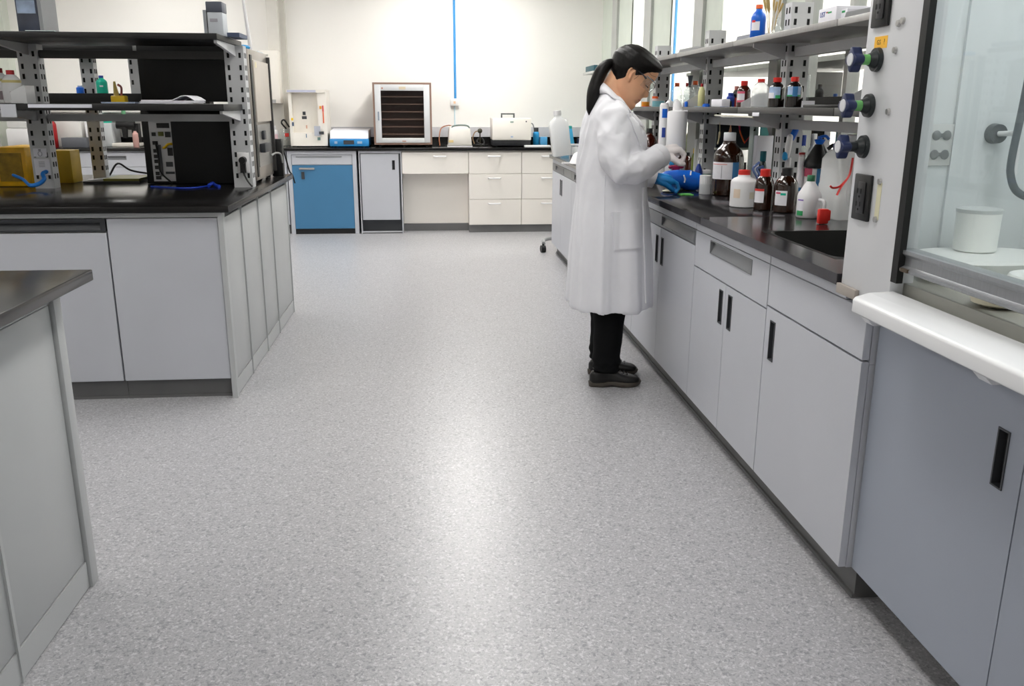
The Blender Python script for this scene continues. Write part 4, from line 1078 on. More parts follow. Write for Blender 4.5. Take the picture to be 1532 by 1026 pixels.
# ------------------------------------------------------------------ right worktop
G1 = 'bottles on the right worktop'
WB('big amber bottle with white screw cap and large white label', 1086, 294, 198, 45, 'boston', M_AMBER, M_WCAP, capr=.4, caph=.14, group=G1, seg=36,
   labels=((M_LABEL, .27, .54, 1.0, -.25, (M_BLUEL, .0, 1.0, .78, .999), (M_REDL, .86, .89, .05, .6), (M_PRINT, .05, .8, .42, .44)),))
WB('milky white bottle with red-banded cap standing on the front of the worktop', 1110, 311, 254, 38, 'hdpe', M_HDPE, M_RED, capr=.46, caph=.13, group=G1, seg=32,
   labels=((mat('cream label', '#e6d3c0', .6), .26, .5, .28, -.5), (mat('pale cream label', '#e2dccb', .6), .24, .42, .22, .75)))
x_, y_ = wt(1110, 311, .06)
t = S.objects[-1] if False else None
WB('small amber bottle with bright red cap and red-topped white label', 1141, 315, 253, 29, 'round', M_AMBER, M_RED, capr=.52, caph=.15, group=G1, skirt=1,
   labels=((M_LABEL, .19, .53, .55, -.55, (M_REDL, .84, 1.0, .0, 1.0)),))
WB('amber bottle with black ribbed cap and flowered white label', 1173, 319, 251, 35, 'boston', M_AMBER, M_BCAP, capr=.46, caph=.16, group=G1, seg=32,
   labels=((M_LABEL, .17, .5, .55, -.42, (M_PINK, .78, .9, .1, .5), (M_TEAL, .7, .85, .5, .9)),))
# white jug with handle and label
p = on(1208, 327, 'Z', .911); r = pxr(35, p.x, p.y); x, y = wt(1208, 327, r)
t = bottle('white plastic jug with side handle and green-striped label by the sink', x, y, .911, r, hgt(1209, 262, x, y, .911), 'cone', M_HDPE, mat('green cap', '#3d7c58', .4), capr=.33, caph=.13, group=G1, name='jug', cat='jug', seg=32,
           labels=((M_LABEL, .06, .46, .32, -.75, (M_GREENL, .0, .28, 0, .999), (M_PURPLE, .88, .95, .05, .95)),))
b = NB(); h = .16; a = view_ang(x, y) + .95; q = Vector((math.cos(a), math.sin(a), 0)); tube(b, spline([q * r * .9 + Vector((0, 0, .075)), q * (r + .022) + Vector((0, 0, .07)), q * (r + .026) + Vector((0, 0, .045)), q * (r + .02) + Vector((0, 0, .02)), q * r * .95 + Vector((0, 0, .014))], 5), .007, 10)
obj('jug_handle', b, M_HDPE, t)
# square carboy with red tag
p = on(1243, 334, 'Z', .911); cx, cy = p.x + .128, p.y + .168
t = thing('carboy', 'large translucent plastic carboy half hidden by the hood post', 'jug', (cx, cy, .911), rz=.12)
b = NB(); rs = []
for z, s, rr_ in ((0, .9, .02), (.006, .98, .03), (.13, 1, .03), (.138, .975, .03), (.232, .99, .04), (.255, .9, .05), (.28, .55, .05), (.288, .3, .028), (.306, .3, .028)):
    rs.append(ring(b, [(a[0], a[1], z) for a in rr(-.085 * s, .085 * s, -.085 * s, .085 * s, min(rr_, .08 * s), 0)]))
skin(b, rs); obj('body', b, M_NAT, t, sharp=60)
b = NB(); lathe(b, [(.03, .291), (.032, .293), (.032, .324), (.028, .328)]); obj('cap', b, M_WCAP, t)
b = NB(); tube(b, spline([(-.03, -.088, .24), (-.05, -.098, .2), (-.045, -.1, .15), (-.05, -.098, .1), (-.03, -.088, .06)], 5), .009, 8); obj('grip', b, M_NAT, t)
c = on(1228, 322, 'Z', .95); d0 = on(1233, 308, 'Y', p.y - .012)
b = NB(); box(b, d0.x - .021, d0.x + .019, d0.y - .012, d0.y + .012, .911, .968); box(b, d0.x - .008, d0.x + .026, d0.y - .0125, d0.y + .0115, .922, .9645)
obj('spigot_cap', b, mat('bright red plastic', '#d8322b', .35), label='small red plastic cap block in front of the carboy', cat='cap', bevel=.006)
b = NB(); Yt = cy - .13; pts = [on(1276, 236, 'Y', Yt), on(1272, 258, 'Y', Yt), on(1267, 268, 'Y', Yt), on(1258, 280, 'Y', Yt), on(1252, 292, 'Y', Yt)]
tube(b, spline(pts, 4), .0085, 8, flat=.3); tube(b, spline([pts[2], on(1256, 279, 'Y', Yt), on(1246, 281, 'Y', Yt), on(1242, 278, 'Y', Yt)], 4), .004, 8)
obj('tag_ribbon', b, mat('red tag ribbon', '#d4312c', .45), label='red ribbon tag hanging down the side of the carboy', cat='ribbon')
# canister with black cone top and blue pump behind the jug
x, y = wt(1217, 312, .062); hb, ht = hgt(1215, 250, x, y, .911), hgt(1215, 216, x, y, .911)
t = bottle('pale canister with large black cone top and blue pump behind the white jug', x, y, .911, .056, hb, 'cyl', M_HDPE, None, name='pump_bottle', labels=((M_BLUEL, .55, .98, .35, .35), (M_PINK, .78, .98, .4, -.75)))
b = NB(); lathe(b, [(.062, hb + .0005), (.063, hb + .004), (.06, hb + .02), (.02, ht - .004), (.018, ht), (.001, ht)]); ct = obj('cone_top', b, M_BLACKP, t)
b = NB(); tube(b, [(0, 0, ht), (0, 0, ht + .035)], .009, 12); lathe(b, [(.014, ht + .0005), (.024, ht + .02), (.01, ht + .024)]); tube(b, spline([(0, 0, ht + .032), (.02, -.01, ht + .036), (.035, -.015, ht + .022)], 4), .006, 8)
obj('pump', b, M_BLUE, t)
b = NB(); tube(b, spline([(.03, -.02, ht - .02), (.055, -.03, ht - .005), (.07, -.035, hb + .01)], 4), .008, 8); obj('spout', b, M_BLACKP, ct)
# white squeeze bottle to the left of the jug, small
WB('narrow white bottle with maroon cap between amber bottle and white jug', 1193, 310, 228, 9, 'cyl', M_HDPE, M_DRED, capr=1.0, caph=.06, labels=((M_LABEL, .3, .85, .8, -.2, (M_BLUEL, .0, .12, 0, 1),),))
# white wand hanging on the rack post and blue clip above it
Yw = 3.93
t = thing('brush', 'white bottle brush with blue collar leaning on the rack post', 'brush', on(1180, 253, 'Y', Yw))
b = NB(); tube(b, [on(1180, 250, 'Y', Yw), on(1181, 236, 'Y', Yw)], .008, 12); obj('stem', b, M_WHITEP, t)
b = NB(); tube(b, [on(1174.5, 236, 'Y', Yw), on(1175, 231, 'Y', Yw)], .013, 12, round_ends=True); obj('collar', b, M_SKY, t)
b = NB(); tube(b, [on(1177.5, 234, 'Y', Yw), on(1179, 222, 'Y', Yw), on(1182, 205, 'Y', Yw)], [.011, .015, .014], 14, round_ends=True); obj('head', b, M_WHITEP, t)
b = NB(); q = on(1189, 198, 'Y', 3.94); tube(b, [q + Vector((-.012, 0, -.025)), q + Vector((.004, 0, .012)), q + Vector((.009, 0, .035))], [.014, .014, .007], 10, round_ends=True)
obj('hook_clip', b, M_BLUE, label='bright blue clip hooked on the rack above the white brush', cat='clip')
# dark row between the amber bottles
WB('small dark flask with clear neck right behind the white bottle', 1111, 297, 240, 16, 'flask', M_AMBERD, None, name='flask', cat='flask', labels=((M_LABEL, .1, .5, .7, -.6),))
WB('dark teal dropper bottle with black bulb behind the white bottle', 1137, 296, 226, 12, 'boston', mat('dark green glass', '#10272a', .1, coat=.5), M_DTEAL, capr=.75, caph=.2, name='dropper_bottle')
x, y = wt(1129, 297, .03)
b = NB()
for k in range(4): 
    pts = [(x + (.033 - .003 * k) * math.cos(2 * PI * i / 24), y + (.033 - .003 * k) * math.sin(2 * PI * i / 24), .918 + .012 * k) for i in range(25)]; tube(b, pts, .006, 8)
obj('coil', b, M_BLACKP, label='coil of black tubing behind the red-capped amber bottle', cat='tubing')
b = NB()
for k in range(3):
    tube(b, spline([(x + .02 + .01 * k, y - .03, .966), (x - .012 + .012 * k, y - .032, 1.02 + .012 * k), (x - .03 + .02 * k, y - .03, 1.055), (x + .0 + .02 * k, y - .03, 1.085 - .02 * k)], 5), .006, 8)
obj('tubing_loop', b, glass_mat('bluish clear tubing', '#8fa8e0', .5, 1.2, body=.5), label='loose loop of bluish clear tubing over the black coil', cat='tubing')
# white box and bits against the rack
q = on(1142, 262, 'Y', 4.55)
b = NB(); a, c = on(1130, 250, 'Y', 4.55), on(1158, 203, 'Y', 4.55); box(b, a.x, c.x, 4.55, 4.6, .911, c.z)
obj('box', b, M_PAPER, label='white cardboard box against the rack above the red-capped amber bottle', cat='box', bevel=.003)
a, c = on(1124, 240, 'Y', 4.62), on(1136, 188, 'Y', 4.62)
t = thing('box', 'narrow pale green box with black mark behind the white box', 'box', ((a.x + c.x) / 2, 4.65, .911))
obj('carton', bx(a.x, c.x, 4.62, 4.68, .911, c.z), mat('pale green carton', '#cfdcd6', .5), t, bevel=.003)
b = NB(); m0 = on(1127, 196, 'Y', 4.619); m1 = on(1130.5, 190, 'Y', 4.619); prism(b, [(m0.x, m0.z), (m1.x, m0.z), (m1.x, m1.z)], 'Y', 4.617, 4.6205); obj('mark', b, M_BLACKP, t)
a, c = on(1138, 204, 'Y', 4.575), on(1148, 189, 'Y', 4.575)
b = NB(); prism(b, [(a.x, c.z), (a.x + .024, c.z - .004), (c.x + .006, a.z + .012), (c.x + .004, on(1142, 203, 'Y', 4.575).z), (a.x, on(1142, 203, 'Y', 4.575).z)], 'Y', 4.56, 4.59); obj('sachet', b, mat('aqua sachet', '#6fc7c4', .5), label='aqua sachet standing on top of the white cardboard box', cat='sachet')
# dark framed board with hanging tools behind the big amber bottle
a, c = on(1071, 222, 'Y', 5.0), on(1124, 186, 'Y', 5.0)
t = thing('display', 'dark flat screen behind the big amber bottle on the bench', 'screen', ((a.x + c.x) / 2, 5.02, .911))
obj('screen', bx(a.x, c.x, 5.0, 5.025, a.z, c.z), mat('dark slate screen', '#2b3138', .3, vary=.3), t, bevel=.004)
obj('stand', bx((a.x + c.x) / 2 - .03, (a.x + c.x) / 2 + .03, 5.026, 5.05, .911, a.z + .1), M_BLACKP, t)
b = NB(); box(b, a.x - .01, c.x + .01, 4.97, 4.999, a.z - .008, a.z + .004); obj('ledge', b, mat('pale ledge', '#c9cdbd', .4), t)
def hang(lab, pts, m, r, nm='tool', cat='tool', Y=4.94):
    b = NB(); tube(b, spline([on(p[0], p[1], 'Y', Y) for p in pts], 4), r, 8, round_ends=True, flat=.5); return obj(nm, b, m, label=lab, cat=cat)
hang('cream wooden spatula hanging in front of the dark screen', [(1077, 184), (1077, 196), (1076, 205), (1074, 214)], mat('cream wood', '#cdbf95', .5), [.004] * 5 + [.011] * 4 + [.008] * 4, 'spatula')
hang('orange handled tongs hanging in front of the dark screen', [(1106, 184), (1107, 196), (1110, 205), (1113, 212)], M_ORANGE, [.008] * 13, 'tongs')
hang('peach cone dropper hanging just over the big amber bottle cap', [(1093, 184), (1093, 192), (1092, 199)], mat('peach rubber', '#e5b08c', .5), [.003, .004, .006, .008, .01, .012, .014, .014, .014], 'dropper')
hang('magenta ribbon hanging beside the orange tongs', [(1104, 178), (1105, 186), (1107, 194)], mat('magenta ribbon', '#c22a66', .5), .006, 'ribbon', 'ribbon', 4.9)
hang('red tipped pincers leaning beside the orange tongs', [(1121, 205), (1117, 210), (1114, 214)], M_RED, .006, 'pincers')
# jar, vials and small things by the blue wrap
WB('clear jar with white lid and clear base left of the big amber bottle', 1054, 291, 262, 17, 'cyl', M_NAT, M_WHITEP, capr=1.0, caph=.45, name='jar', cat='jar')
WB('small jar with dark green band behind the clear jar', 1056, 276, 254, 14, 'cyl', M_HDPE, M_WHITEP, capr=1.02, caph=.25, name='jar', cat='jar', labels=((mat('dark green band', '#1b7a52', .5), .2, .72, 1.3, 0),))
p = on(1020, 280, 'Z', .911)
t = thing('bag', 'crumpled royal blue plastic wrap bundle beside the blue gloved hand', 'bag', (p.x + .03, p.y + .12, .911))
b = NB(); A = on(1000, 272, 'Y', 4.55); C_ = on(1043, 272, 'Y', 4.55)
tube(b, [Vector((A.x, 4.56, .972)), Vector((A.x * .7 + C_.x * .3, 4.56, .974)), Vector((C_.x - .01, 4.55, .962))], [.046, .05, .046], 20, round_ends=True)
tube(b, [Vector((C_.x - .05, 4.56, .965)), Vector((C_.x - .02, 4.56, .96))], [.054, .052], 20, round_ends=True)
bb = remesh(b, .007, 3)
for v in bb.verts: v.co += v.normal * (.004 * noise.noise(v.co * 18) + .002 * noise.noise(v.co * 60)); v.co.z = max(v.co.z, .9115)
obj('wrap', bb, M_BLUE, t, sharp=180)
b = NB(); m0 = on(1024, 262, 'Y', 4.485); tube(b, spline([on(1023, 262, 'Y', 4.47), on(1025, 268, 'Y', 4.475), on(1024, 273, 'Y', 4.48)], 4), .004, 6); obj('print', b, M_LABEL, t); b = NB(); tube(b, spline([on(1034, 256, 'Y', 4.49), on(1033, 262, 'Y', 4.48)], 4), .004, 6); obj('print', b, M_LABEL, t)
WB('amber vial bottle behind the blue wrap under the raised hand', 1026, 259, 228, 20, 'boston', M_AMBERR, M_BCAP, capr=.45, caph=.15)
WB('blue conical wash bottle beside the rack post behind the blue wrap', 1044, 276, 240, 12, 'cone', M_DBLUE, M_WHITEP, capr=.32, caph=.5)
b = NB(); q = on(1008, 250, 'Y', 4.7); tube(b, [q + Vector((-.02, 0, 0)), q + Vector((.045, 0, .004))], [.01, .012], 10, round_ends=True); box(b, q.x - .01, q.x + .03, 4.69, 4.71, .912, q.z)
obj('clamp', b, mat('maroon plastic', '#8d1e43', .4), label='maroon clamp behind the blue wrap under the white glove', cat='clamp')
b = NB(); q = on(1008, 242, 'Y', 4.75); ball(b, (q.x, q.y, q.z), .03, 16); lathe(b, [(.02, .912 - q.z), (.015, -.02)], (q.x, q.y, q.z)); obj('bulb', b, M_SKY, label='turquoise rubber bulb on a stem under the white glove', cat='bulb')
# strip under the blue hand and small white block
t = thing('strip_pack', 'green and white strip pack lying under the blue gloved hand', 'pack', (on(1012, 291, 'Z', .911)))
b = NB(); a = on(994, 288, 'Z', .911); c = on(1036, 292, 'Z', .911)
box(b, a.x + .04, c.x, c.y - .02, c.y + .045, .9112, .917); obj('strip', b, mat('patterned green strip', '#5fae55', .5, vary=.5, scale=60), t)
b = NB(); ball(b, (a.x + .02, a.y, .919), .024, 16, (1.3, .8, .32)); obj('tip', b, mat('cream silicone', '#e7e4cc', .5), t)
b = NB(); q = on(1022, 285, 'Z', .9115); box(b, q.x - .02, q.x + .035, q.y + .03, q.y + .07, .9112, .958); obj('block', b, mat('off white block', '#dddbd8', .5), label='small off-white block between the blue hand and blue wrap', cat='block', bevel=.003)
# tall white jug in front of the rack + amber bottle behind the sleeve
x, y = wt(1008, 268, .06); x = 1.35; y = on(1012, 200, 'X', x).y
t = bottle('tall white plastic dispenser jug behind the raised gloved hand', x, y, .911, pxr(29, x, y), hgt(1008, 164, x, y, .911), 'cyl', M_HDPE, None, name='jug', cat='jug')
hh = hgt(1008, 164, x, y, .911); rj = pxr(29, x, y)
b = NB(); tube(b, [(0, 0, hh * .985), (-.006, -.0, hh + .035), (-.01, 0, hh + .055)], [.028, .02, .006], 14); obj('nozzle', b, M_HDPE, t)
q = on(992, 200, 'Y', 5.0); bottle('slim white bottle with two blue labels left of the tall white jug', q.x, 5.0, .911, pxr(13, q.x, 5.0), hgt(993, 154, q.x, 5.0, .911), 'cyl', M_HDPE, M_WHITEP, capr=.8, caph=.03, labels=((M_BLUE, .82, .93, .6, .2), (M_DBLUE, .58, .7, .4, .1)))
WB('amber bottle with white label half behind the white coat sleeve', 972, 262, 190, 26, 'round', M_AMBERR, M_BCAP, capr=.4, caph=.12, z=.911, labels=((M_LABEL, .35, .58, .9, 0),)) if False else None
y = 5.9; x = on(971, 215, 'Y', y).x
bottle('amber bottle with pale label half behind the white coat sleeve', x, y, .911, pxr(25, x, y), hgt(971, 192, x, y, .911), 'round', M_AMBERR, M_BCAP, capr=.36, caph=.12, group=G1, labels=((M_LABEL, .3, .58, .9, -.1),))
y = 6.25; x = on(988, 215, 'Y', y).x
bottle('small amber bottle with red cap left of the tall white jug', x, y, .911, .035, hgt(990, 207, x, y, .911), 'round', M_AMBERR, M_RED, group=G1)
# clutter behind the rack on the bench, left of the near post
for px, pyb, pyt, w, kd, m, cp, lab in ((1040, 266, 208, 8, 'cyl', M_NAT, M_WCAP, 'slim clear cylinder between tall white jug and rack post'), (1038, 262, 222, 10, 'round', mat('olive bottle plastic', '#7d8a3a', .4), M_YEL, 'olive bottle with yellow cap left of the rack post'),
                                       (1164, 262, 222, 9, 'cyl', M_WHITEP, M_DRED, 'slim white tube with red cap beside the rack post'), (1089, 262, 222, 12, 'round', M_NAT, M_YEL, 'clear bottle with yellow cap behind the amber shoulder')):
    WB(lab, px, pyb, pyt, w, kd, m, cp, capr=.6, caph=.18)
y = 4.09; 
for px, pyt, w, kd, m, cp, lab in ((1200, 202, 20, 'round', M_CLEAR, M_DBLUE, 'clear flask with dark blue cap behind the black pump bottle'), (1217, 200, 16, 'hdpe', M_HDPE, M_WHITEP, 'white bottle behind the black pump bottle'), (1236, 196, 17, 'hdpe', M_HDPE, M_WHITEP, 'second white bottle behind the pump, nearer the hood'), (1254, 192, 10, 'cyl', M_DTEAL, M_DTEAL, 'dark teal tube standing behind the carboy')):
    x = on(px, 220, 'Y', y).x; bottle(lab, x, y, .911, pxr(w, x, y), hgt(px, pyt, x, y, .911), kd, m, cp)
# far end of the bench
t = thing('carboy', 'tall frosted white carboy on the far end of the long bench', 'jug', (1.14, 7.72, .922), rot=(0, -.13, 0))
b = NB(); rs = []
for z, s, rr_ in ((0, .92, .02), (.006, 1, .03), (.26, 1.0, .03), (.30, .9, .045), (.325, .5, .045), (.335, .36, .03), (.37, .36, .03)):
    rs.append(ring(b, [(a[0], a[1], z) for a in rr(-.082 * s, .082 * s, -.07 * s, .07 * s, min(rr_, .06 * s), 0)]))
skin(b, rs); obj('body', b, glass_mat('frosted carboy plastic', '#f3f4f5', .05, .8, body=.8), t, sharp=60)
b = NB(); lathe(b, [(.034, .345), (.036, .35), (.034, .385)]); obj('cap', b, M_WHITEP, t)
b = NB(); q = on(868, 246, 'Z', .911); cx, cy = q.x + .03, q.y + .07
lathe(b, [(.10, 0), (.105, .004), (.092, .03), (.07, .075), (.03, .10), (.001, .105)], (cx, cy, .911), 30); box(b, cx - .16, cx - .085, cy - .03, cy + .03, .9115, .922)
obj('scoop', b, M_WHITEP, label='white plastic bowl scoop lying by the back of the coat', cat='scoop', sharp=50)
b = NB()
for dx in (-.035, -.012, .014, .034): tube(b, [(1.29 + dx, 8.0, .911), (1.29 + dx * .75, 8.0, 1.0)], [.012, .007], 8)
box(b, 1.245, 1.335, 7.985, 8.015, .995, 1.012); obj('tube_rack', b, M_WHITEP, label='little white tube rack behind the frosted carboy', cat='rack')
for px, pyb, pyt, w, m, lab in ((873, 226, 210, 14, M_LBLUE, 'small pale blue bag at the far end behind the coat'), (862, 232, 214, 10, M_NAT, 'small clear cup beside the white tube rack')):
    y = 7.95 if w > 11 else 7.75; x = on(px, pyb, 'Y', y).x; bottle(lab, x, y, .911, pxr(w, x, y), .085, 'cyl', m, None, name='cup', cat='cup')

# ------------------------------------------------------------------ lower shelf of the right rack (top 1.341)
ZL = 1.341
GS = 'bottles on the lower rack shelf'
b = NB(); box(b, 1.81, 1.855, 2.9, 6.19, ZL, 1.388); obj('shelf_bin', b, mat('black plastic bin', '#0c0c0d', .5), label='long low black bin along the rear of the lower rack shelf', cat='bin')
SB('red-brown bottle with red cap and pink and white label, leftmost red cap', 1112, 121, 20, 1.52, ZL, 'boston', M_AMBERR, M_RED, capr=.5, caph=.17, group=GS, labels=((M_LABEL, .18, .6, .6, -.45, (M_PINK, .0, .2, 0, 1), (M_PINK, .8, 1.0, 0, 1)),))
SB('clear plastic bottle with red cap between the amber bottles', 1137, 118, 27, 1.47, ZL, 'round', glass_mat('hazy clear plastic', '#eef1f4', .12, 1.4, body=.32), M_RED, capr=.4, caph=.12, group=GS)
SB('near-black bottle with red cap and pale blue grid label', 1161, 116, 24, 1.48, ZL, 'boston', M_AMBERD, M_RED, capr=.52, caph=.14, group=GS, labels=((M_LBLUE, .3, .68, .75, -.3, (M_GREENL, .0, .28, .62, .999), (M_LABEL, .0, .5, .0, .5)),))
SB('near-black bottle with red cap and blue label, nearest the hood', 1187, 115, 24, 1.52, ZL, 'boston', M_AMBERD, M_RED, capr=.5, caph=.14, group=GS, labels=((M_LBLUE, .36, .68, .85, 0, (M_BLUEL, .0, 1, .4, .75), (M_GREENL, .0, .15, 0, 1)),))
SB('small amber bottle with pink dropper cap behind the red-brown one', 1101, 129, 11, 1.62, ZL, 'round', M_AMBERD, mat('pale pink cap', '#d98f86', .4), capr=.6, caph=.18, group=GS, labels=((M_REDL, .0, .45, 1.0, 0),))
SB('short blue bottle left of the red-brown bottle', 1093, 139, 12, 1.58, ZL, 'hdpe', M_DBLUE, M_DBLUE, capr=.7, caph=.2, group=GS)
t = None
y = on(1072, 150, 'X', 1.6).y
tbox('packet', 'white packet of wipes lying on the lower rack shelf', 'packet', 1.50, 1.545, on(1080, 150, 'X', 1.5).y, on(1064, 150, 'X', 1.5).y, ZL, 1.38, M_PAPER)
SB('dark box-shaped jar right of the white packet on the rack', 1089, 151, 12, 1.56, ZL, 'cyl', M_BLACKP, None, name='jar', cat='jar')
SB('short royal blue jar left of the white packet on the rack', 1057, 155, 11, 1.5, ZL, 'hdpe', M_BLUE, M_BLUE, capr=.7, caph=.2, name='jar', cat='jar')
SB('flat blue lid lying right of the white packet on the rack', 1085, 159.5, 14, 1.47, ZL, 'cyl', M_DBLUE, None, name='lid', cat='lid')
SB('small pale jar beside the royal blue jar on the rack', 1046, 159, 13, 1.47, ZL, 'cyl', mat('pale aqua plastic', '#b9d6e8', .4), None, name='jar', cat='jar')
GG = 'clear glass bottles with coloured stoppers'
for px, pyt, w, m, X, lab in ((1012, 124, 16, M_ORANGE, 1.66, 'round clear flask with orange stopper, leftmost on the rack'), (1027, 124, 10, M_DRED, 1.79, 'clear flask with crimson stopper behind the dark funnel'), (1039, 121, 17, M_ORANGE, 1.70, 'clear bottle with wide orange stopper left of the rack post'), (1049, 125, 10, M_DRED, 1.535, 'yellowish bottle with crimson cap beside the rack post')):
    SB(lab, px, pyt, w, X, ZL, 'round', M_CLEAR if px != 1049 else mat('pale yellow plastic', '#dcd9a0', .4), m, capr=.42, caph=.14, group=GG)
t = SB('clear bottle with a dark grey funnel stopper among the orange ones', 1031, 124, 16, 1.6, ZL, 'round', M_CLEAR, None)
hz = hgt(1031, 113, 1.6, on(1031, 150, 'X', 1.6).y, ZL)
b = NB(); lathe(b, [(.008, hz - .07), (.01, hz - .04), (.018, hz), (.015, hz), (.004, hz - .04)]); obj('funnel', b, mat('dark grey funnel', '#4b535b', .4), t)
SB('clear beaker holding blue and violet tubes, on the rack edge', 1024, 141, 14, 1.5, ZL, 'cyl', M_CLEAR, None, name='beaker', cat='beaker')
SB('short blue vial beside the clear beaker on the rack', 1027, 152, 5, 1.455, ZL, 'cyl', M_BLUE, M_BLUE, capr=.8)
SB('pale green tube leaning behind the clear beaker', 1040, 145, 14, 1.56, ZL, 'cone', mat('pale green plastic', '#a9c9bd', .4), M_SKY, capr=.4, caph=.2)
SB('small white nozzle bottle at the left end of the rack shelf', 1002, 148, 12, 1.5, ZL, 'cone', M_HDPE, M_WHITEP, capr=.34, caph=.3)
SB('teal tub at the left of the rack shelf', 985, 151, 18, 1.50, ZL, 'cyl', mat('grey teal plastic', '#6fa3ad', .4), None, name='tub', cat='tub')
SB('orange topped bottle just beyond the chin of the person', 980, 144, 12, 1.55, ZL, 'hdpe', M_NAT, M_ORANGE, capr=.75, caph=.3)
SB('amber orange jar nearest the chin on the rack shelf', 966, 152, 12, 1.6, ZL, 'cyl', mat('amber orange plastic', '#d9891e', .35), M_WHITEP, capr=.9, caph=.3, name='jar', cat='jar')
SB('flat red lid at the left of the rack shelf', 968, 158.5, 14, 1.52, ZL, 'cyl', M_RED, None, name='lid', cat='lid')
# things behind, right of the near post
y = on(1205, 150, 'X', 1.6).y
SB('clear glass tube with pale stopper beside the near rack post', 1206, 112, 7, 1.74, ZL, 'cyl', M_CLEAR, M_WHITEP, capr=.9, caph=.15, name='tube')
tbox('card', 'small white card standing near the rack post', 'card', 1.64, 1.7, on(1203, 150, 'X', 1.65).y - .0, on(1203, 150, 'X', 1.65).y + .004, ZL, ZL + .028, M_PAPER, bevel=0)
tbox('tray', 'shallow black tray on the lower shelf next to the hood', 'tray', 1.47, 1.78, 3.1, 3.45, ZL, 1.352, M_BLACKP)
# clips and tube on the rail under the shelf
b = NB(); tube(b, [on(1070, 172.5, 'X', 1.44), on(1126, 175.5, 'X', 1.44)], .005, 10, round_ends=True); obj('glass_rod', b, mat('cream rod', '#d9d5c6', .4), label='long cream rod held under the front edge of the rack shelf', cat='rod')
for px, py, nm, lab in ((1131, 171, 1, 'white paper tag on the shelf edge below the clear bottle'), (1026, 167, 2, 'white paper tag on the shelf edge below the flasks')):
    c = on(px, py, 'X', 1.429); b = NB(); box(b, 1.4268, 1.4292, c.y - .04, c.y + .04, c.z - .008, c.z + .008); obj('shelf_tag', b, M_PAPER, label=lab, cat='tag', bevel=.0008)

# ------------------------------------------------------------------ upper shelf (top 1.643)
ZU2 = 1.643
SB('royal blue bottle with orange cap and white label on the upper shelf', 1126, 7, 22, 1.5, ZU2, 'boston', M_BLUE, M_ORANGE, capr=.45, caph=.1, labels=((M_LABEL, .24, .5, .6, -.4, (M_REDL, .9, 1.15, .1, .5)),))
SB('clear round flask with dried brown flower sprigs on the upper shelf', 1155, 24, 22, 1.72, ZU2, 'flask', M_CLEAR, None, name='flask', cat='flask')
b = NB(); yb = on(1155, 30, 'X', 1.72).y
for k in range(7):
    a = k * .9; tube(b, spline([(1.72 + .01 * math.cos(a), yb + .01 * math.sin(a), ZU2 + .02), (1.72 + .025 * math.cos(a), yb + .02 * math.sin(a), ZU2 + .13), (1.72 + .05 * math.cos(a), yb + .04 * math.sin(a), ZU2 + .2 + .01 * k)], 4), [.0015] * 6 + [.006] * 3, 6)
obj('dried_sprigs', b, mat('straw brown sprig', '#b9a06a', .7), label='dried straw-coloured sprigs standing in the clear flask', cat='plant')
def printed_box(lab, px0, px1, pyt, X, extra, word=None):
    y1, y0 = on(px0, 30, 'X', X).y, on(px1, 30, 'X', X).y; zt = ZU2 + hgt((px0 + px1) / 2, pyt, X, y0, ZU2)
    t = thing('box', lab, 'box', (X + .07, (y0 + y1) / 2, ZU2))
    obj('carton', bx(X, X + .14, y0, y1, ZU2, zt), M_PAPER, t, bevel=.003)
    for m, f0, f1, g0, g1 in extra:
        b = NB(); box(b, X - .0012, X - .0002, y0 + (y1 - y0) * f0, y0 + (y1 - y0) * f1, ZU2 + (zt - ZU2) * g0, ZU2 + (zt - ZU2) * g1); obj('print', b, m, t)
    if word:
        b = text_bm(word, .026, frame_M((X - .0012, y0 + (y1 - y0) * .74, ZU2 + .034), (0, -1, 0), (0, 0, 1))); obj('lettering', b, M_DBLUE, t)
printed_box('white box with blue letters and green print on the upper shelf', 1224, 1250, 8, 1.48, ((M_GREENL, .25, .45, .62, .72), (M_DRED, .45, .55, .66, .74)), 'UST')
printed_box('white box with green leaf print near the hood on the upper shelf', 1257, 1266, 12, 1.50, ((M_GREENL, .3, .8, .7, .86),))
# ------------------------------------------------------------------ beyond the glass partition
t = thing('shelf_rack', 'grey rack seen through the glass partition behind the bottles', 'rack', (2.5, 6.0, 0))
for y in (4.5, 6.0, 7.9):
    rack_post(t, 3.06, 3.14, y, y + .07, .911, 1.95, M_RACK)
obj('upper_shelf', bx(2.3, 3.055, 4.2, 8.0, 1.60, 1.63), M_SHELFG, t); obj('lower_shelf', bx(2.3, 3.055, 4.2, 8.0, 1.29, 1.335), M_SHELFB, t)
obj('worktop', bx(2.15, 3.2, 3.6, 9.3, .88, .91), M_TOP, label='dark worktop of the neighbouring lab seen below the rack shelves', cat='worktop').name = 'worktop_beyond' if False else 'worktop.020'
obj('base_cabinet', bx(2.18, 3.19, 3.62, 9.28, 0, .879), M_GREYCAB, label='grey base cabinet of the neighbouring lab behind the partition', cat='cabinet')
a, c = on(1218, 149, 'Y', 6.2), on(1262, 108, 'Y', 6.2)
t = thing('display', 'flat grey screen back behind the partition, above the black bin', 'screen', ((a.x + c.x) / 2, 6.22, 1.336))
obj('screen', bx(a.x, c.x, 6.2, 6.23, 1.37, c.z), mat('grey screen back', '#bdbfbd', .45), t, bevel=.006); obj('stand', bx((a.x + c.x) / 2 - .05, (a.x + c.x) / 2 + .05, 6.18, 6.26, 1.336, 1.372), M_BLACKP, t)
def nb(lab, px, pyt, pw, Y, kind, m, cap, z=1.336, nm='bottle', cat='bottle', **k):
    x = on(px, 150, 'Y', Y).x; return bottle(lab, x, Y, z, pxr(pw, x, Y, z), hgt(px, pyt, x, Y, z), kind, m, cap, name=nm, cat=cat, **k)
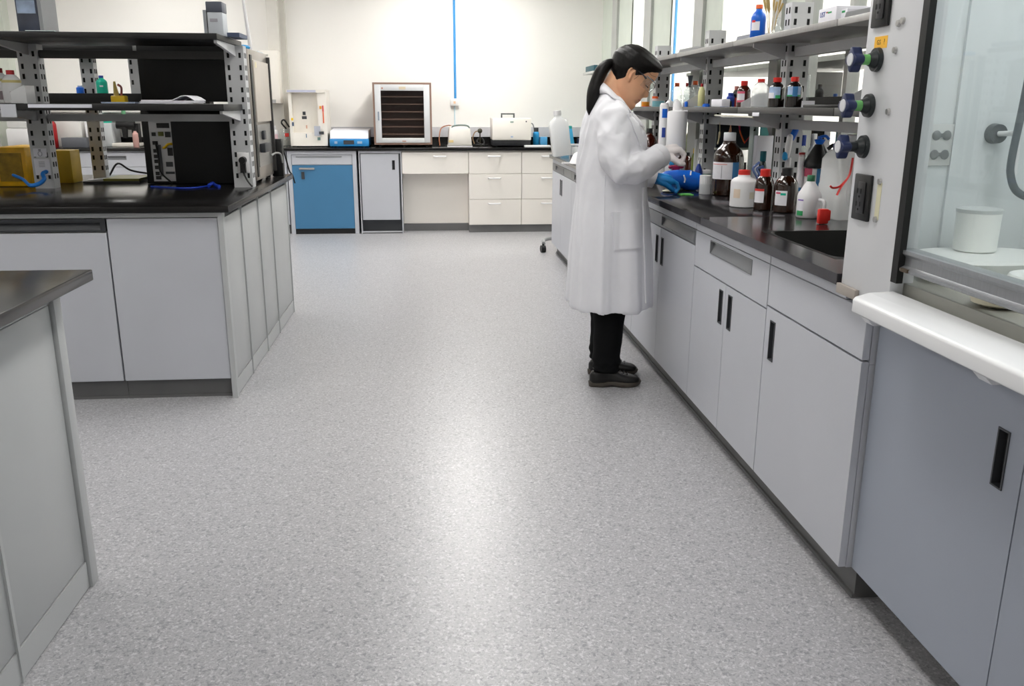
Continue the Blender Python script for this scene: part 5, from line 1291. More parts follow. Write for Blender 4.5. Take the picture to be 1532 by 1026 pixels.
nb('black object on a stand in front of the grey screen', 1225, 126, 13, 6.05, 'hdpe', M_BLACKP, M_BLACKP, nm='canister', cat='canister')
nb('clear cup with red rim behind the partition near the hood', 1265, 127, 11, 5.9, 'cyl', M_CLEAR, M_DRED, nm='cup', cat='cup', capr=1.1, caph=.3)
nb('tiny blue vial behind the partition left of the red cup', 1249, 140, 6, 5.9, 'cyl', M_BLUE, M_BLUE)
t = thing('test_tube_rack', 'dark rack of clear test tubes behind the partition beside the hood', 'rack', (on(1280, 145, 'Y', 5.7).x, 5.7, 1.336)); q = on(1280, 145, 'Y', 5.7)
obj('rack', bx(q.x - .055, q.x + .055, 5.68, 5.73, 1.336, 1.39), mat('dark green rack plastic', '#1d3a36', .5), t)
for k in range(5):
    b = NB(); tube(b, [(q.x - .044 + .022 * k, 5.7, 1.391), (q.x - .044 + .022 * k, 5.7, 1.44)], .007, 8); obj('test_tube', b, M_CLEAR, t)
GN = 'bottles on the neighbouring worktop'
for k, (px, pyt, w, kd, m, cp, lab) in enumerate(((985, 196, 16, 'boston', M_AMBERD, M_DRED, 'dark bottle with red cap beyond the partition by the sleeve'), (1047, 200, 14, 'round', M_TEAL, M_WCAP, 'teal bottle beyond the partition left of the rack post'),
        (1036, 188, 18, 'hdpe', mat('olive jar plastic', '#8d9a63', .4), M_SKY, 'olive jar with blue cap beyond the partition'), (1152, 186, 20, 'cyl', mat('dark maroon bottle', '#3a2226', .3), None, 'dark maroon canister beyond the partition behind the white box'),
        (1225, 186, 26, 'cyl', M_BLACKP, None, 'black canister beyond the partition above the white bottles'), (1275, 190, 24, 'cyl', mat('pale lime plastic', '#cfd6b4', .4), None, 'pale lime tub beyond the partition beside the hood'))):
    x = on(px, 200, 'X', 2.35); bottle(lab, 2.35, x.y, .911, pxr(w, 2.35, x.y), hgt(px, pyt, 2.35, x.y, .911), kd, m, cp, group=GN)
# blue conduit on the wall beyond, blue conduit on the back wall
for px, X0, z0, lab in ((680, None, 1.42, 'thin bright blue conduit running down the back wall'), (1010, None, 1.3, 'thin blue conduit on the back wall beyond the partition')):
    x = on(px, 60, 'Y', 10.13).x; b = NB(); tube(b, [(x, 10.135, z0), (x, 10.135, 2.94)], .014, 10); obj('conduit', b, mat('blue conduit', '#3f92d2', .4), label=lab, cat='pipe')
x = on(680, 150, 'Y', 10.13).x
t = thing('wall_switch', 'white switch box at the foot of the blue wall conduit', 'switch', (x, 10.14, 1.35))
obj('switch_box', bx(x - .045, x + .045, 10.11, 10.149, 1.34, 1.42), M_WHITEP, t, bevel=.004)
b = NB(); box(b, x - .012, x + .012, 10.104, 10.11, 1.365, 1.39); obj('button', b, mat('pale orange button', '#ecc9a6', .5), t)
b = NB(); tube(b, [(x, 10.14, 1.111), (x, 10.14, 1.34)], .006, 8); obj('cable', b, mat('pale blue cable', '#c4dbe4', .5), t)
# wall shelf with teal box in the corner
c = on(897, 106, 'Y', 9.6)
t = thing('wall_shelf', 'short grey wall shelf at the end of the glass partition', 'shelf', (1.8, 9.6, 1.66))
obj('board', bx(1.68, XP - .031, 9.3, 9.9, c.z - .035, c.z - .01), mat('pale grey shelf board', '#c9c9c6', .5), t, bevel=.002)
b = NB(); prism(b, [(XP - .031, c.z - .036), (1.72, c.z - .036), (XP - .031, c.z - .15)], 'Y', 9.58, 9.6); obj('bracket', b, M_RACK, t)
tbox('box', 'dark teal box lying on the short wall shelf', 'box', 1.70, 1.88, 9.35, 9.85, c.z - .0095, c.z + .05, mat('dark teal card', '#1d4f5c', .5))
b = NB(); q = on(921, 82, 'Y', 9.5); 

# ------------------------------------------------------------------ back counter things
YB = 9.62
t = thing('fume_cabinet', 'white open-fronted benchtop cabinet with small stickers', 'appliance', (-1.3, 9.8, .911))
x0, x1, zt = -1.49, -1.10, 1.50
b = NB()
prism(b, [(9.70, .925), (9.70, 1.06), (9.62, 1.06), (9.60, .925)], 'X', x0 + .03, x1 - .0)   # base block
box(b, x0 + .0, x0 + .03, 9.62, 9.98, .925, zt - .03); box(b, x1 - .09, x1, 9.62, 9.98, .925, zt - .03); box(b, x0 + .03, x1 - .09, 9.95, 9.98, .925, zt - .03); box(b, x0 - .012, x1, 9.60, 9.98, zt - .0299, zt); box(b, x0 + .03, x1 - .09, 9.62, 9.95, .925, .95)
obj('body', b, M_WHITEB, t)
b = NB(); box(b, x0 + .031, x1 - .091, 9.70, 9.9495, .951, 1.2); box(b, x0 + .031, x1 - .091, 9.705, 9.9495, 1.2, zt - .031); obj('back_panel', b, mat('cream enamel panel', '#efeae1', .4), t)
b = NB(); box(b, x0 - .005, x1 - .1, 9.597, 9.5995, zt - .026, zt - .004); obj('trim_strip', b, mat('lilac grey strip', '#c3c6da', .4), t)
for x, z, w, h, m, y in ((-1.345, 1.215, .05, .03, M_HANDLE, 9.702), (-1.345, 1.26, .03, .035, M_HANDLE, 9.702), (-1.115 - .02, 1.31, .012, .06, M_REDL, 9.617), (-1.115 - .02, 1.22, .01, .12, M_ORANGE, 9.617), (-1.16, 1.32, .022, .03, mat('orange sticker', '#e9a13c', .5), 9.617), (-1.46, 1.20, .02, .025, M_YEL, 9.617), (-1.455, 1.15, .02, .04, mat('slate tag', '#51617c', .5), 9.617), (-1.16, 1.06, .05, .03, M_HANDLE, 9.59), (-1.19, 1.0, .03, .03, mat('grey green badge', '#6d8a86', .5), 9.595), (-1.32, 1.03, .008, .04, mat('slate blue tag', '#56788f', .5), 9.595), (-1.325, 1.12, .012, .035, mat('peach tag', '#e2b19a', .5), 9.697)):
    b = NB(); box(b, x - w / 2, x + w / 2, y - .003, y + .002, z - h / 2, z + h / 2); obj('sticker', b, m, t)
b = NB(); lathe(b, [(.016, 0), (.016, .013)], (x0 + .06, 9.7, .9115)); lathe(b, [(.016, 0), (.016, .013)], (x1 - .06, 9.7, .9115)); lathe(b, [(.016, 0), (.016, .013)], (x0 + .06, 9.9, .9115)); lathe(b, [(.016, 0), (.016, .013)], (x1 - .06, 9.9, .9115)); obj('feet', b, M_BLACKP, t)
b = NB(); box(b, -1.235, -1.17, 9.592, 9.5995, 1.03, 1.13); obj('grey_window', b, mat('bluish grey window', '#b8bcc8', .3), t)
t = thing('shaker', 'white-topped blue benchtop instrument beside the white cabinet', 'appliance', (-.88, 9.75, .911))
x0, x1 = -1.075, -.665
b = NB(); box(b, x0, x1, 9.55, 9.95, .922, 1.0); obj('base', b, mat('bright blue instrument enamel', '#2f8ccd', .35), t, bevel=.006)
b = NB(); prism(b, [(9.56, 1.0005), (9.95, 1.0005), (9.95, 1.1), (9.62, 1.085)], 'X', x0 + .003, x1 - .003); obj('lid', b, mat('pale instrument lid', '#e3e6ee', .35), t, bevel=.006)
b = NB(); box(b, -.93, -.82, 9.546, 9.5495, .945, .985); obj('display', b, M_HANDLE, t)
for x, w in ((-1.01, .03), (-.76, .05)):
    b = NB(); box(b, x - w / 2, x + w / 2, 9.547, 9.5495, .95, .975); obj('button', b, mat('pale blue grey keys', '#9db9d2', .5), t)
b = NB()
for x in (x0 + .05, x1 - .05): lathe(b, [(.015, 0), (.015, .012)], (x, 9.6, .911)); lathe(b, [(.015, 0), (.015, .012)], (x, 9.9, .911))
obj('feet', b, M_BLACKP, t)
# drying oven
t = thing('drying_oven', 'square oven with brown case, steel door and dark window', 'oven', (-.29, 9.8, .911))
x0, x1, z0, z1 = -.605, .008, .94, 1.575
M_BROWN = mat('brown oven case', '#8b7063', .4, vary=.05); M_ALU = mat('pale aluminium frame', '#cfd0d2', .5, vary=.03)
b = NB()
for q in ((x0, x0 + .018, z0, z1), (x1 - .018, x1, z0, z1), (x0 + .018, x1 - .018, z0, z0 + .018), (x0 + .018, x1 - .018, z1 - .018, z1)): box(b, q[0], q[1], 9.53, 10.05, q[2], q[3])
box(b, x0 + .018, x1 - .018, 10.03, 10.05, z0 + .018, z1 - .018); obj('case', b, M_BROWN, t)
b = NB(); fw = .062; X0, X1, Z0, Z1 = x0 + .02, x1 - .02, z0 + .02, z1 - .02
for q in ((X0, X0 + fw, Z0, Z1), (X1 - fw, X1, Z0, Z1), (X0 + fw, X1 - fw, Z0, Z0 + fw * .8), (X0 + fw, X1 - fw, Z1 - fw, Z1)): box(b, q[0], q[1], 9.525, 9.56, q[2], q[3])
d = obj('door', b, M_ALU, t, bevel=.002)
obj('window', bx(X0 + fw, X1 - fw, 9.545, 9.55, Z0 + fw * .8, Z1 - fw), glass_mat('smoked oven glass', '#a39a98', .45, .8), d)
b = NB(); box(b, X0 + .028, X0 + .042, 9.515, 9.5245, 1.19, 1.28); obj('handle', b, mat('grey blue latch', '#7d8996', .4), d)
b = NB(); box(b, -.33, -.26, 9.522, 9.5245, Z1 - .05, Z1 - .022); obj('plate', b, mat('pale brass plate', '#cdbfa6', .4), d)
b = NB(); box(b, -.31, -.27, 9.522, 9.5245, Z0 + .012, Z0 + .022); box(b, -.512, -.495, 9.522, 9.5245, Z1 - .045, Z1 - .03); obj('badge', b, mat('rosy badge', '#b98a78', .5), d)
b = NB(); box(b, x0 + .02, x1 - .02, 9.98, 10.02, z0 + .02, z1 - .02); obj('back_panel', b, mat('dark brown oven liner', '#927f7a', .6), t)
for k in range(6):
    z = z0 + .1 + .078 * k; b = NB(); box(b, x0 + .05, x1 - .05, 9.60, 9.609, z, z + .008); box(b, x0 + .05, x1 - .05, 9.9, 9.909, z, z + .008)
    for j in range(12): box(b, x0 + .06 + .043 * j, x0 + .064 + .043 * j, 9.609, 9.9, z, z + .004)
    obj('wire_shelf', b, mat('shelf wire', '#d7b9a8', .35, metal=.4), t)
b = NB()
for x in (x0 + .06, x1 - .06, -.29):
    for y in (9.6, 9.98): lathe(b, [(.02, 0), (.016, .0285)], (x, y, .9113))
obj('feet', b, M_BLACKP, t)
# small white centrifuge
t = thing('water_bath', 'small white lidded appliance under the blue conduit', 'appliance', (.3, 9.75, .911))
b = NB(); prism(b, [(.175, .925), (.435, .925), (.42, 1.1), (.4, 1.13), (.21, 1.13), (.19, 1.1)], 'Y', 9.60, 9.9); obj('body', b, M_WHITEB, t, bevel=.012)
b = NB(); tube(b, spline([(.22, 9.62, 1.09), (.225, 9.605, 1.125), (.28, 9.61, 1.14), (.36, 9.61, 1.14), (.40, 9.605, 1.125), (.405, 9.62, 1.09)], 4), .009, 8); obj('carry_handle', b, mat('grey green handle', '#71807a', .4), t)
b = NB(); box(b, .185, .235, 9.597, 9.5995, .96, .985); obj('label', b, mat('straw label', '#e2c98e', .5), t); b = NB(); box(b, .17, .44, 9.605, 9.895, .9115, .925); obj('foot_plate', b, M_WHITEP, t)
t = thing('analyser', 'white instrument with dark base and carry handle on top', 'appliance', (.87, 9.75, .911))
b = NB(); box(b, .655, 1.075, 9.58, 9.95, .985, 1.215); obj('body', b, M_WHITEB, t, bevel=.008)
b = NB(); box(b, .66, 1.07, 9.6, 9.95, .925, .9845); obj('base', b, mat('black control panel', '#2a2b2e', .4, vary=.3, scale=30), t, bevel=.004)
b = NB(); box(b, .76, .775, 9.74, 9.77, 1.2155, 1.25); box(b, .895, .91, 9.74, 9.77, 1.2155, 1.25); box(b, .76, .91, 9.74, 9.77, 1.25, 1.265); obj('carry_handle', b, mat('dark grey handle', '#4a4e4d', .4), t, bevel=.003)
for x, z, m, w in ((.865, 1.175, mat('grey green logo', '#8fa79c', .5), .035), (1.02, 1.18, M_HANDLE, .012), (.865, 1.02, M_LBLUE, .025)):
    b = NB(); box(b, x - w / 2, x + w / 2, 9.577, 9.5795, z - .007, z + .007); obj('badge', b, m, t)
b = NB()
for x in (.7, 1.03): lathe(b, [(.015, 0), (.015, .014)], (x, 9.65, .911)); lathe(b, [(.015, 0), (.015, .014)], (x, 9.9, .911))
obj('feet', b, M_BLACKP, t)
# cables and small things on the counter
def cable(lab, pts, m=M_BLACKP, r=.006, nm='cable'):
    b = NB(); tube(b, spline(pts, 6), r, 8, round_ends=True); return obj(nm, b, m, label=lab, cat='cable')
cable('orange-brown cable rising beside the small white appliance', [(.09, 9.8, .92), (.085, 9.85, 1.0), (.11, 9.95, 1.1), (.19, 10.0, 1.13), (.24, 10.05, 1.12)], mat('copper brown cable', '#a5694a', .5))
cable('black cable bundle heaped between the two white instruments', [(.46, 9.8, .925), (.52, 9.75, .93), (.58, 9.82, .94), (.55, 9.9, 1.0), (.5, 9.85, .96), (.56, 9.76, .925), (.62, 9.8, .925)], r=.009)
b = NB(); ball(b, (.535, 9.85, 1.075), .027, 14); tube(b, [(.535, 9.85, .912), (.535, 9.85, 1.06)], .007, 8); lathe(b, [(.04, 0), (.035, .012), (.006, .016)], (.535, 9.85, .912)); obj('flask_stand', b, mat('dark olive knob', '#3c3a2c', .4), label='black knob on a thin stand between the white instruments', cat='stand')
cable('thin tan tube curved left of the black knob stand', [(.47, 9.85, .94), (.455, 9.85, 1.0), (.48, 9.85, 1.06), (.52, 9.85, 1.075)], mat('tan tube', '#9a8060', .5), .006)
cable('grey cable arching behind the white instrument', [(1.08, 9.96, 1.14), (1.13, 9.97, 1.15), (1.15, 9.95, 1.08), (1.15, 9.9, .93)], mat('grey cable', '#77787a', .5), .006)
tbox('tray', 'flat white tray lying right of the white instrument', 'tray', 1.0, 1.28, 9.5, 9.62, .911, .932, M_WHITEP)
x = on(802, 210, 'Y', 9.8).x; bottle('blue wash bottle with dark cap beside the white instrument', x, 9.8, .911, .035, .2, 'hdpe', M_SKY, M_HANDLE, capr=.75, caph=.3)
x = on(814, 210, 'Y', 9.85).x; tbox('box', 'blue carton just behind the frosted carboy', 'box', x - .05, x + .03, 9.8, 9.9, .911, 1.01, mat('light blue carton', '#58a9df', .5))
x = on(848, 205, 'Y', 9.85).x
t = thing('box', 'sky blue box with green top right of the frosted carboy', 'box', (x, 9.85, .911))
b = NB(); prism(b, [(x - .075, .911), (x + .085, .911), (x + .05, 1.1), (x - .055, 1.1)], 'Y', 9.8, 9.9); obj('carton', b, mat('sky carton', '#45aede', .5), t, bevel=.003)
b = NB(); prism(b, [(x - .055, 1.1005), (x + .05, 1.1005), (x + .048, 1.13), (x - .053, 1.13)], 'Y', 9.8, 9.9); obj('lid', b, mat('green teal lid', '#2c9d98', .5), t)
tbox('bin', 'low dark navy bin on the back counter near the coat', 'bin', x + .13, x + .42, 9.8, 9.95, .911, .99, mat('navy bin', '#20305a', .4))
# left of the white cabinet
cable('black hooked cable left of the white open-fronted cabinet', [(-1.56, 9.8, 1.10), (-1.6, 9.78, 1.16), (-1.57, 9.77, 1.19), (-1.52, 9.76, 1.12)], r=.009)
x = -1.57; bottle('clear jug with red label left of the white open-fronted cabinet', x, 9.8, .911, .055, .19, 'cyl', M_CLEAR, None, labels=((M_REDL, .55, .75, .4, .3),), name='jug', cat='jug')
bottle('milky bottle with pink label near the island instrument', -1.68, 9.75, .911, .05, .22, 'hdpe', M_HDPE, M_WHITEP, labels=((mat('pale pink label', '#e7c6cd', .6), .2, .6, .8, 0),))
# wall dispenser on the pilaster
a, c = on(394, 160, 'Y', 9.85), on(421, 68, 'Y', 9.85)
t = thing('paper_dispenser', 'tall white paper dispenser on the wall behind the island instrument', 'dispenser', ((a.x + c.x) / 2, 9.9, 1.35))
obj('cover', bx(-1.79, -1.6, 9.82, 9.979, 1.36, 1.90), M_WHITEB, t, bevel=.01); b = NB(); box(b, -1.76, -1.65, 9.815, 9.8195, 1.365, 1.40); obj('outlet', b, mat('grey dispenser lip', '#a5a5a4', .5), t)
b = NB(); box(b, -1.77, -1.7, 9.816, 9.8195, 1.84, 1.86); obj('vent', b, mat('pale grey vent', '#c2beb7', .5), t)

# ------------------------------------------------------------------ on the left island
# tall steel instrument
t = thing('instrument_cabinet', 'tall stainless instrument cabinet at the aisle end of the island', 'instrument', (-1.1, 5.4, .911))
x0, x1, y0, y1 = -1.095, -.985, 5.08, 5.62
b = NB(); box(b, x0, x1, y0, y1, .93, 1.64); obj('body', b, mat('warm stainless panel', '#b5aea6', .33, metal=.6, vary=.04), t, bevel=.004)
F_ = FR((x1, 0, 0), (0, 1, 0), (1, 0, 0))
b = NB(); F_.box(b, y0 + .07, y1 - .03, 1.25, 1.585, .0003, .012); obj('front_cover', b, mat('beige front cover', '#cfc6bb', .4), t, bevel=.003)
b = NB(); box(b, x0, x1 - .01, y0 - .006, y0 - .0005, .94, 1.63); obj('dark_front', b, M_BLACKM, t)
b = NB(); F_.box(b, y0 + .012, y0 + .055, .95, 1.61, .0003, .006); obj('dark_edge', b, M_BLACKP, t)
b = NB(); F_.box(b, y1 - .022, y1 - .002, .95, 1.62, .0003, .02); obj('steel_edge', b, M_RACKD, t)
b = NB(); F_.box(b, y0 + .09, y1 - .04, 1.0, 1.235, .0003, .004); obj('lower_panel', b, M_STEEL, t)
b = NB(); F_.box(b, y0 + .12, y0 + .3, 1.08, 1.13, .0045, .035); F_.box(b, y0 + .2, y0 + .26, 1.15, 1.2, .0045, .02); obj('knob_bar', b, M_HANDLE, t, bevel=.004)
b = NB(); F_.box(b, y0 + .1, y0 + .14, 1.545, 1.575, .0125, .014); obj('sticker', b, mat('cream sticker', '#e8dfbd', .5), t)
b = NB()
for y in (y0 + .04, y1 - .04):
    for x in (x0 + .03, x1 - .03): lathe(b, [(.015, 0), (.015, .0185)], (x, y, .9113))
obj('feet', b, M_BLACKP, t)
t = thing('power_adapter', 'black plug-in power block on the steel instrument corner', 'adapter', (-.96, 5.66, 1.0))
b = NB(); box(b, -1.0, -.93, 5.64, 5.70, .911, 1.14); obj('block', b, M_BLACKP, t, bevel=.006)
cable('black power cable drooping off the island corner', [(-.95, 5.70, 1.09), (-.94, 5.74, 1.07), (-.93, 5.78, 1.0), (-.925, 5.84, .93), (-.915, 5.89, .90), (-.905, 5.9, .85)], r=.005)
cable('grey lead lying by the black power block', [(-.97, 5.5, 1.05), (-.955, 5.55, 1.06), (-.935, 5.6, 1.05), (-.93, 5.63, 1.0)], mat('grey lead', '#9a9a98', .4), .006)
# outlet with black plug on the front rack post
def post_outlet(lab, px, py0, py1, plug):
    yq = 4.899; a, c = on(px - 7, py1, 'Y', yq), on(px + 8, py0, 'Y', yq)
    t = thing('outlet_plate', lab, 'outlet', ((a.x + c.x) / 2, yq, a.z))
    obj('plate', bx(a.x, c.x, yq - .008, yq - .0015, a.z, c.z), M_WHITEP, t, bevel=.002)
    if plug:
        m = (a.x + c.x) / 2
        b = NB(); tube(b, [(m, yq - .008, c.z - .04), (m, yq - .04, c.z - .04)], [.02, .018], 14); box(b, m - .014, m + .014, yq - .03, yq - .0085, a.z + .0, c.z - .05); obj('plug', b, M_BLACKP, t)
        b = NB(); tube(b, spline([(m, yq - .03, c.z - .055), (m + .004, yq - .03, a.z), (m + .02, yq - .035, a.z - .04), (m + .045, yq - .04, .917)], 6), .005, 8); obj('cord', b, M_BLACKP, t)
    return t
post_outlet('white outlet plate with black plug on the front island rack post', 364, 228, 258, 1)
t = thing('warning_card', 'two white cards fixed on the left rack post of the island', 'card', on(62, 250, 'Y', 4.899))
for px0, px1, py0, py1 in ((51, 69, 222, 234.5), (54, 74, 238, 262)):
    a, c = on(px0, py1, 'Y', 4.898), on(px1, py0, 'Y', 4.898); b = NB(); box(b, a.x, c.x, 4.895, 4.8985, a.z, c.z); cd = obj('card', b, M_PAPER, t)
    b = NB(); xm = (a.x + c.x) / 2
    if py0 < 230: tube(b, [(xm + .010 * math.cos(2 * PI * k / 12), 4.8945, (a.z + c.z) / 2 - .006 + .012 * math.sin(2 * PI * k / 12)) for k in range(13)], .0018, 6); box(b, xm - .006, xm + .006, 4.8935, 4.8948, (a.z + c.z) / 2 + .008, (a.z + c.z) / 2 + .018)
    else:
        for k in range(4): box(b, xm - .016, xm + .014, 4.8938, 4.8948, c.z - .016 - .008 * k, c.z - .013 - .008 * k)
    obj('print', b, M_PRINT, cd)
b = NB(); tube(b, spline([on(69, 257, 'Y', 4.86), on(64, 260, 'Y', 4.84), on(66, 268, 'Y', 4.82), on(58, 275, 'Y', 4.78), on(45, 277, 'Y', 4.76), on(34, 268, 'Y', 4.80), on(20, 262, 'Y', 4.82)], 6), [.011] * 25 + [.008] * 12, 10, round_ends=True); obj('cable', b, mat('bright blue cable', '#1c74c9', .4), label='thick bright blue cable looping below the white cards', cat='cable')
# yellow equipment
t = thing('yellow_case', 'worn yellow equipment case at the left edge of the island', 'case', (-2.4, 5.1, .911))
b = NB(); a = on(30, 280, 'Z', .911); xr = -2.19
box(b, -2.75, -2.36, 5.0, 5.35, .912, 1.05); box(b, -2.359, xr, 5.0, 5.35, .912, 1.12); obj('case', b, M_YELD, t, bevel=.006)
b = NB(); box(b, -2.75, -2.375, 5.02, 5.33, 1.0505, 1.09); obj('clear_cover', b, mat('grey clear cover', '#b9bab5', .3), t, bevel=.006)
b = NB(); box(b, -2.33, -2.21, 4.992, 4.9995, .94, 1.09); obj('front_panel', b, mat('dark mustard panel', '#9b7a17', .5, vary=.4, scale=20), t)
b = NB(); box(b, -2.6, -2.45, 4.992, 4.9995, .985, .995); box(b, -2.56, -2.55, 4.992, 4.9995, .96, .985); obj('marking', b, M_HANDLE, t)
a, c = on(86, 272, 'Y', 5.25), on(107, 222, 'Y', 5.25)
tbox('box', 'mustard yellow box standing just right of the rack post', 'box', a.x - .02, c.x, 5.22, 5.36, .911, c.z - .01, mat('mustard card', '#a98b1c', .5, vary=.1))
# computer, black panels
t = thing('computer_tower', 'black desktop computer turned to show its metal port panel', 'computer', (-1.52, 5.35, .911))
x0, x1 = -1.61, -1.452
tw = bx(x0, x1, 5.15, 5.56, .912, 1.314)
obj('case', tw, M_BLACKM, t, bevel=.004)
px0, px1 = on(229, 250, 'Y', 5.149).x, on(263, 250, 'Y', 5.149).x
b = NB(); box(b, px0, px1, 5.1445, 5.1497, .925, 1.262); pp = obj('port_panel', b, mat('light steel port panel', '#b9b9bb', .35, metal=.5, vary=.08), t)
random.seed(3)
def prt(nm, fx0, fx1, fz0, fz1, m):
    b = NB(); W_, H_ = px1 - px0, 1.262 - .925; box(b, px0 + W_ * fx0, px0 + W_ * fx1, 5.1415, 5.1443, .925 + H_ * fz0, .925 + H_ * fz1); obj(nm, b, m, pp)
prt('vent', .35, .9, .87, .95, M_BLACKP)
for k, z in enumerate((.74, .6, .47, .38, .3, .2, .1, .03)): prt('port', .1, .28 + .05 * (k % 2), z, z + .06, M_BLACKP)
prt('port', .38, .62, .74, .81, mat('olive port', '#6d7030', .5)); prt('port', .68, .92, .72, .81, M_HANDLE); prt('port', .72, .95, .42, .55, M_BLACKP); prt('port', .6, .9, .24, .32, M_HANDLE); prt('port', .55, .95, .12, .16, M_HANDLE); prt('port', .3, .45, .08, .6, mat('grey leads', '#55575b', .5))
b = NB(); tube(b, spline([(px0 + .07, 5.14, 1.11), (px0 + .085, 5.125, 1.115), (px0 + .1, 5.13, 1.13), (px0 + .12, 5.14, 1.132)], 4), .007, 8); obj('yellow_lead', b, M_YEL, pp)
b = NB(); tube(b, spline([(px0 + .03, 5.14, 1.14), (px0 + .045, 5.12, 1.05), (px0 + .05, 5.11, .98), (px0 + .11, 5.10, .918)], 5), .005, 8); obj('black_lead', b, M_BLACKP, pp)
tbox('black_cabinet', 'plain black instrument back filling the bay right of the computer', 'instrument', -1.445, -1.10, 5.12, 5.5, .912, 1.314, M_BLACKM, bevel=.006)
t = thing('monitor', 'large black monitor back on the lower shelf of the island', 'monitor', (-1.36, 5.1, 1.349))
obj('shell', bx(-1.565, -1.10, 5.045, 5.085, 1.36, 1.665), M_BLACKM, t, bevel=.008); obj('stand', bx(-1.5, -1.2, 5.03, 5.12, 1.349, 1.362), M_BLACKM, t)
obj('rear_shelf', bx(-1.58, -1.10, 5.021, 5.16, 1.316, 1.348), M_SHELFB, label='black shelf board behind the island rack carrying the monitor', cat='shelf')
b = NB(); tube(b, spline([on(226, 279, 'Z', .916), on(262, 281, 'Z', .916), on(290, 281, 'Z', .916), on(312, 278, 'Z', .916)], 6), .0045, 8); tube(b, spline([on(312, 278, 'Z', .92), on(318, 274, 'Z', .93), on(322, 277, 'Z', .92), on(328, 279, 'Z', .918)], 5), .009, 8)
obj('cable', b, mat('royal blue cable', '#1b3fb8', .4), label='thin royal blue network cable lying before the black instrument', cat='cable')
# tray and papers
a = on(130, 268, 'Z', .911); c = on(222, 266, 'Z', .911)
t = thing('tray', 'long olive tray with black rim at the back of the island', 'tray', (-1.95, 5.6, .911)); b = NB()
obj('rim', bx(-1.97, -1.66, 5.17, 5.45, .9112, .924), M_BLACKP, t); obj('tray_floor', bx(-1.86, -1.665, 5.175, 5.44, .9245, .938), mat('olive tray', '#6d6a22', .5), t)
cable('black cables heaped behind the mustard box', [(-2.0, 5.68, .92), (-1.95, 5.7, .99), (-1.88, 5.7, .95), (-1.8, 5.72, .93), (-1.7, 5.72, .92)], r=.006)
b = NB(); prism(b, [(-1.96, 5.2), (-1.87, 5.36), (-1.87, 5.4), (-1.97, 5.26)], 'Z', .9245, .929); obj('lid', b, M_WHITEP, label='thin white lid lying across the olive tray', cat='lid')
# lower shelf things on the island (top 1.349)
ZS = 1.349
def IB(lab, px, pyt, w, Y, kind, m, cap, z=ZS, **k):
    x = on(px, 150, 'Y', Y).x; return bottle(lab, x, Y, z, pxr(w, x, Y, z), hgt(px, pyt, x, Y, z), kind, m, cap, **k)
IB('teal bottle with dark blue cap on the far island shelf', 155, 113, 16, 5.42, 'boston', M_TEAL, M_DBLUE, z=1.406, capr=.42, caph=.13, labels=((M_LABEL, .36, .45, .3, -.1),))
IB('small blue tub beside the rear rack post', 122, 128, 11, 5.42, 'hdpe', M_BLUE, M_LBLUE, z=1.406, capr=.6, caph=.2, name='tub', cat='tub')
t = thing('dispenser_bottle', 'yellow block dispenser with thin nozzle on the island shelf', 'dispenser', on(180, 153, 'Y', 4.85))
p = on(180, 153, 'Y', 4.85); b = NB(); box(b, p.x - .034, p.x + .036, 4.81, 4.87, ZS, ZS + .04); obj('block', b, M_YEL, t, bevel=.006)
b = NB(); tube(b, [(p.x - .012, 4.84, ZS + .04), (p.x - .016, 4.84, ZS + .11)], [.014, .005], 10); obj('nozzle', b, mat('straw nozzle', '#d8c06a', .5), t)
b = NB(); tube(b, spline([(p.x + .012, 4.84, ZS + .04), (p.x + .016, 4.84, ZS + .08), (p.x + .0, 4.84, ZS + .095)], 4), .006, 8); obj('trigger', b, mat('dusty rose lever', '#b56a64', .5), t)
G2 = 'wash bottles at the left of the island shelf'
for px, pyt, w, lab in ((4, 102, 26, 'clear bottle with maroon cap at the very left edge of the shelf'), (21, 105, 27, 'clear bottle with maroon cap nearest the left rack post')):
    IB(lab, px, pyt, w, 4.8 if px < 10 else 4.63, 'round', M_NAT, M_DRED, capr=.42, caph=.12, group=G2, labels=((mat('olive liquid label', '#b9ac72', .5), .62, .7, 1.2, 0), (mat('mauve print', '#8d7f84', .6), .1, .35, .6, .3)))
b = NB(); a, c = on(24, 152, 'Y', 4.55), on(44, 128, 'Y', 4.55); prism(b, [(a.x, ZS), (c.x, ZS), (c.x, c.z), (c.x - .01, c.z), (a.x, ZS + .05)], 'Y', 4.5, 4.6); obj('bin', b, M_NAT, label='translucent sloped bin beside the maroon capped bottles', cat='bin')
x = on(12, 160, 'Y', 4.455).x; b = NB(); box(b, x - .035, x + .035, 4.453, 4.459, 1.285, 1.345); obj('shelf_label', b, mat('pale grey label', '#c3c5cc', .5), label='pale grey label hanging on the shelf edge at the left', cat='label')
a, c = on(42, 157, 'Y', 4.457), on(137, 157, 'Y', 4.457); b = NB(); box(b, a.x, c.x, 4.4535, 4.4595, 1.3285, 1.345); obj('shelf_strip', b, mat('glossy label strip', '#dfe0ea', .25), label='long white label strip along the island shelf edge', cat='label')
def papers(lab, px0, px1, Y0, Y1, z, n, m, curl=0):
    x0, x1 = on(px0, 153, 'Y', Y0).x, on(px1, 153, 'Y', Y0).x; b = NB()
    for k in range(n):
        g = []; o = random.uniform(-.012, .012)
        for i in range(13):
            s = i / 12; zz = z + .0005 + .0035 * k + curl * sst(.55, .8, s) * (1 - sst(.86, 1.0, s)) * (k == n - 1)
            g.append(ring(b, [(x0 + (x1 - x0) * s + o, Y0 + o, zz), (x0 + (x1 - x0) * s + o, Y1 + o, zz), (x0 + (x1 - x0) * s + o, Y1 + o, zz + .003), (x0 + (x1 - x0) * s + o, Y0 + o, zz + .003)]))
        skin(b, g)
    return obj('paper_stack', b, m, label=lab, cat='papers')
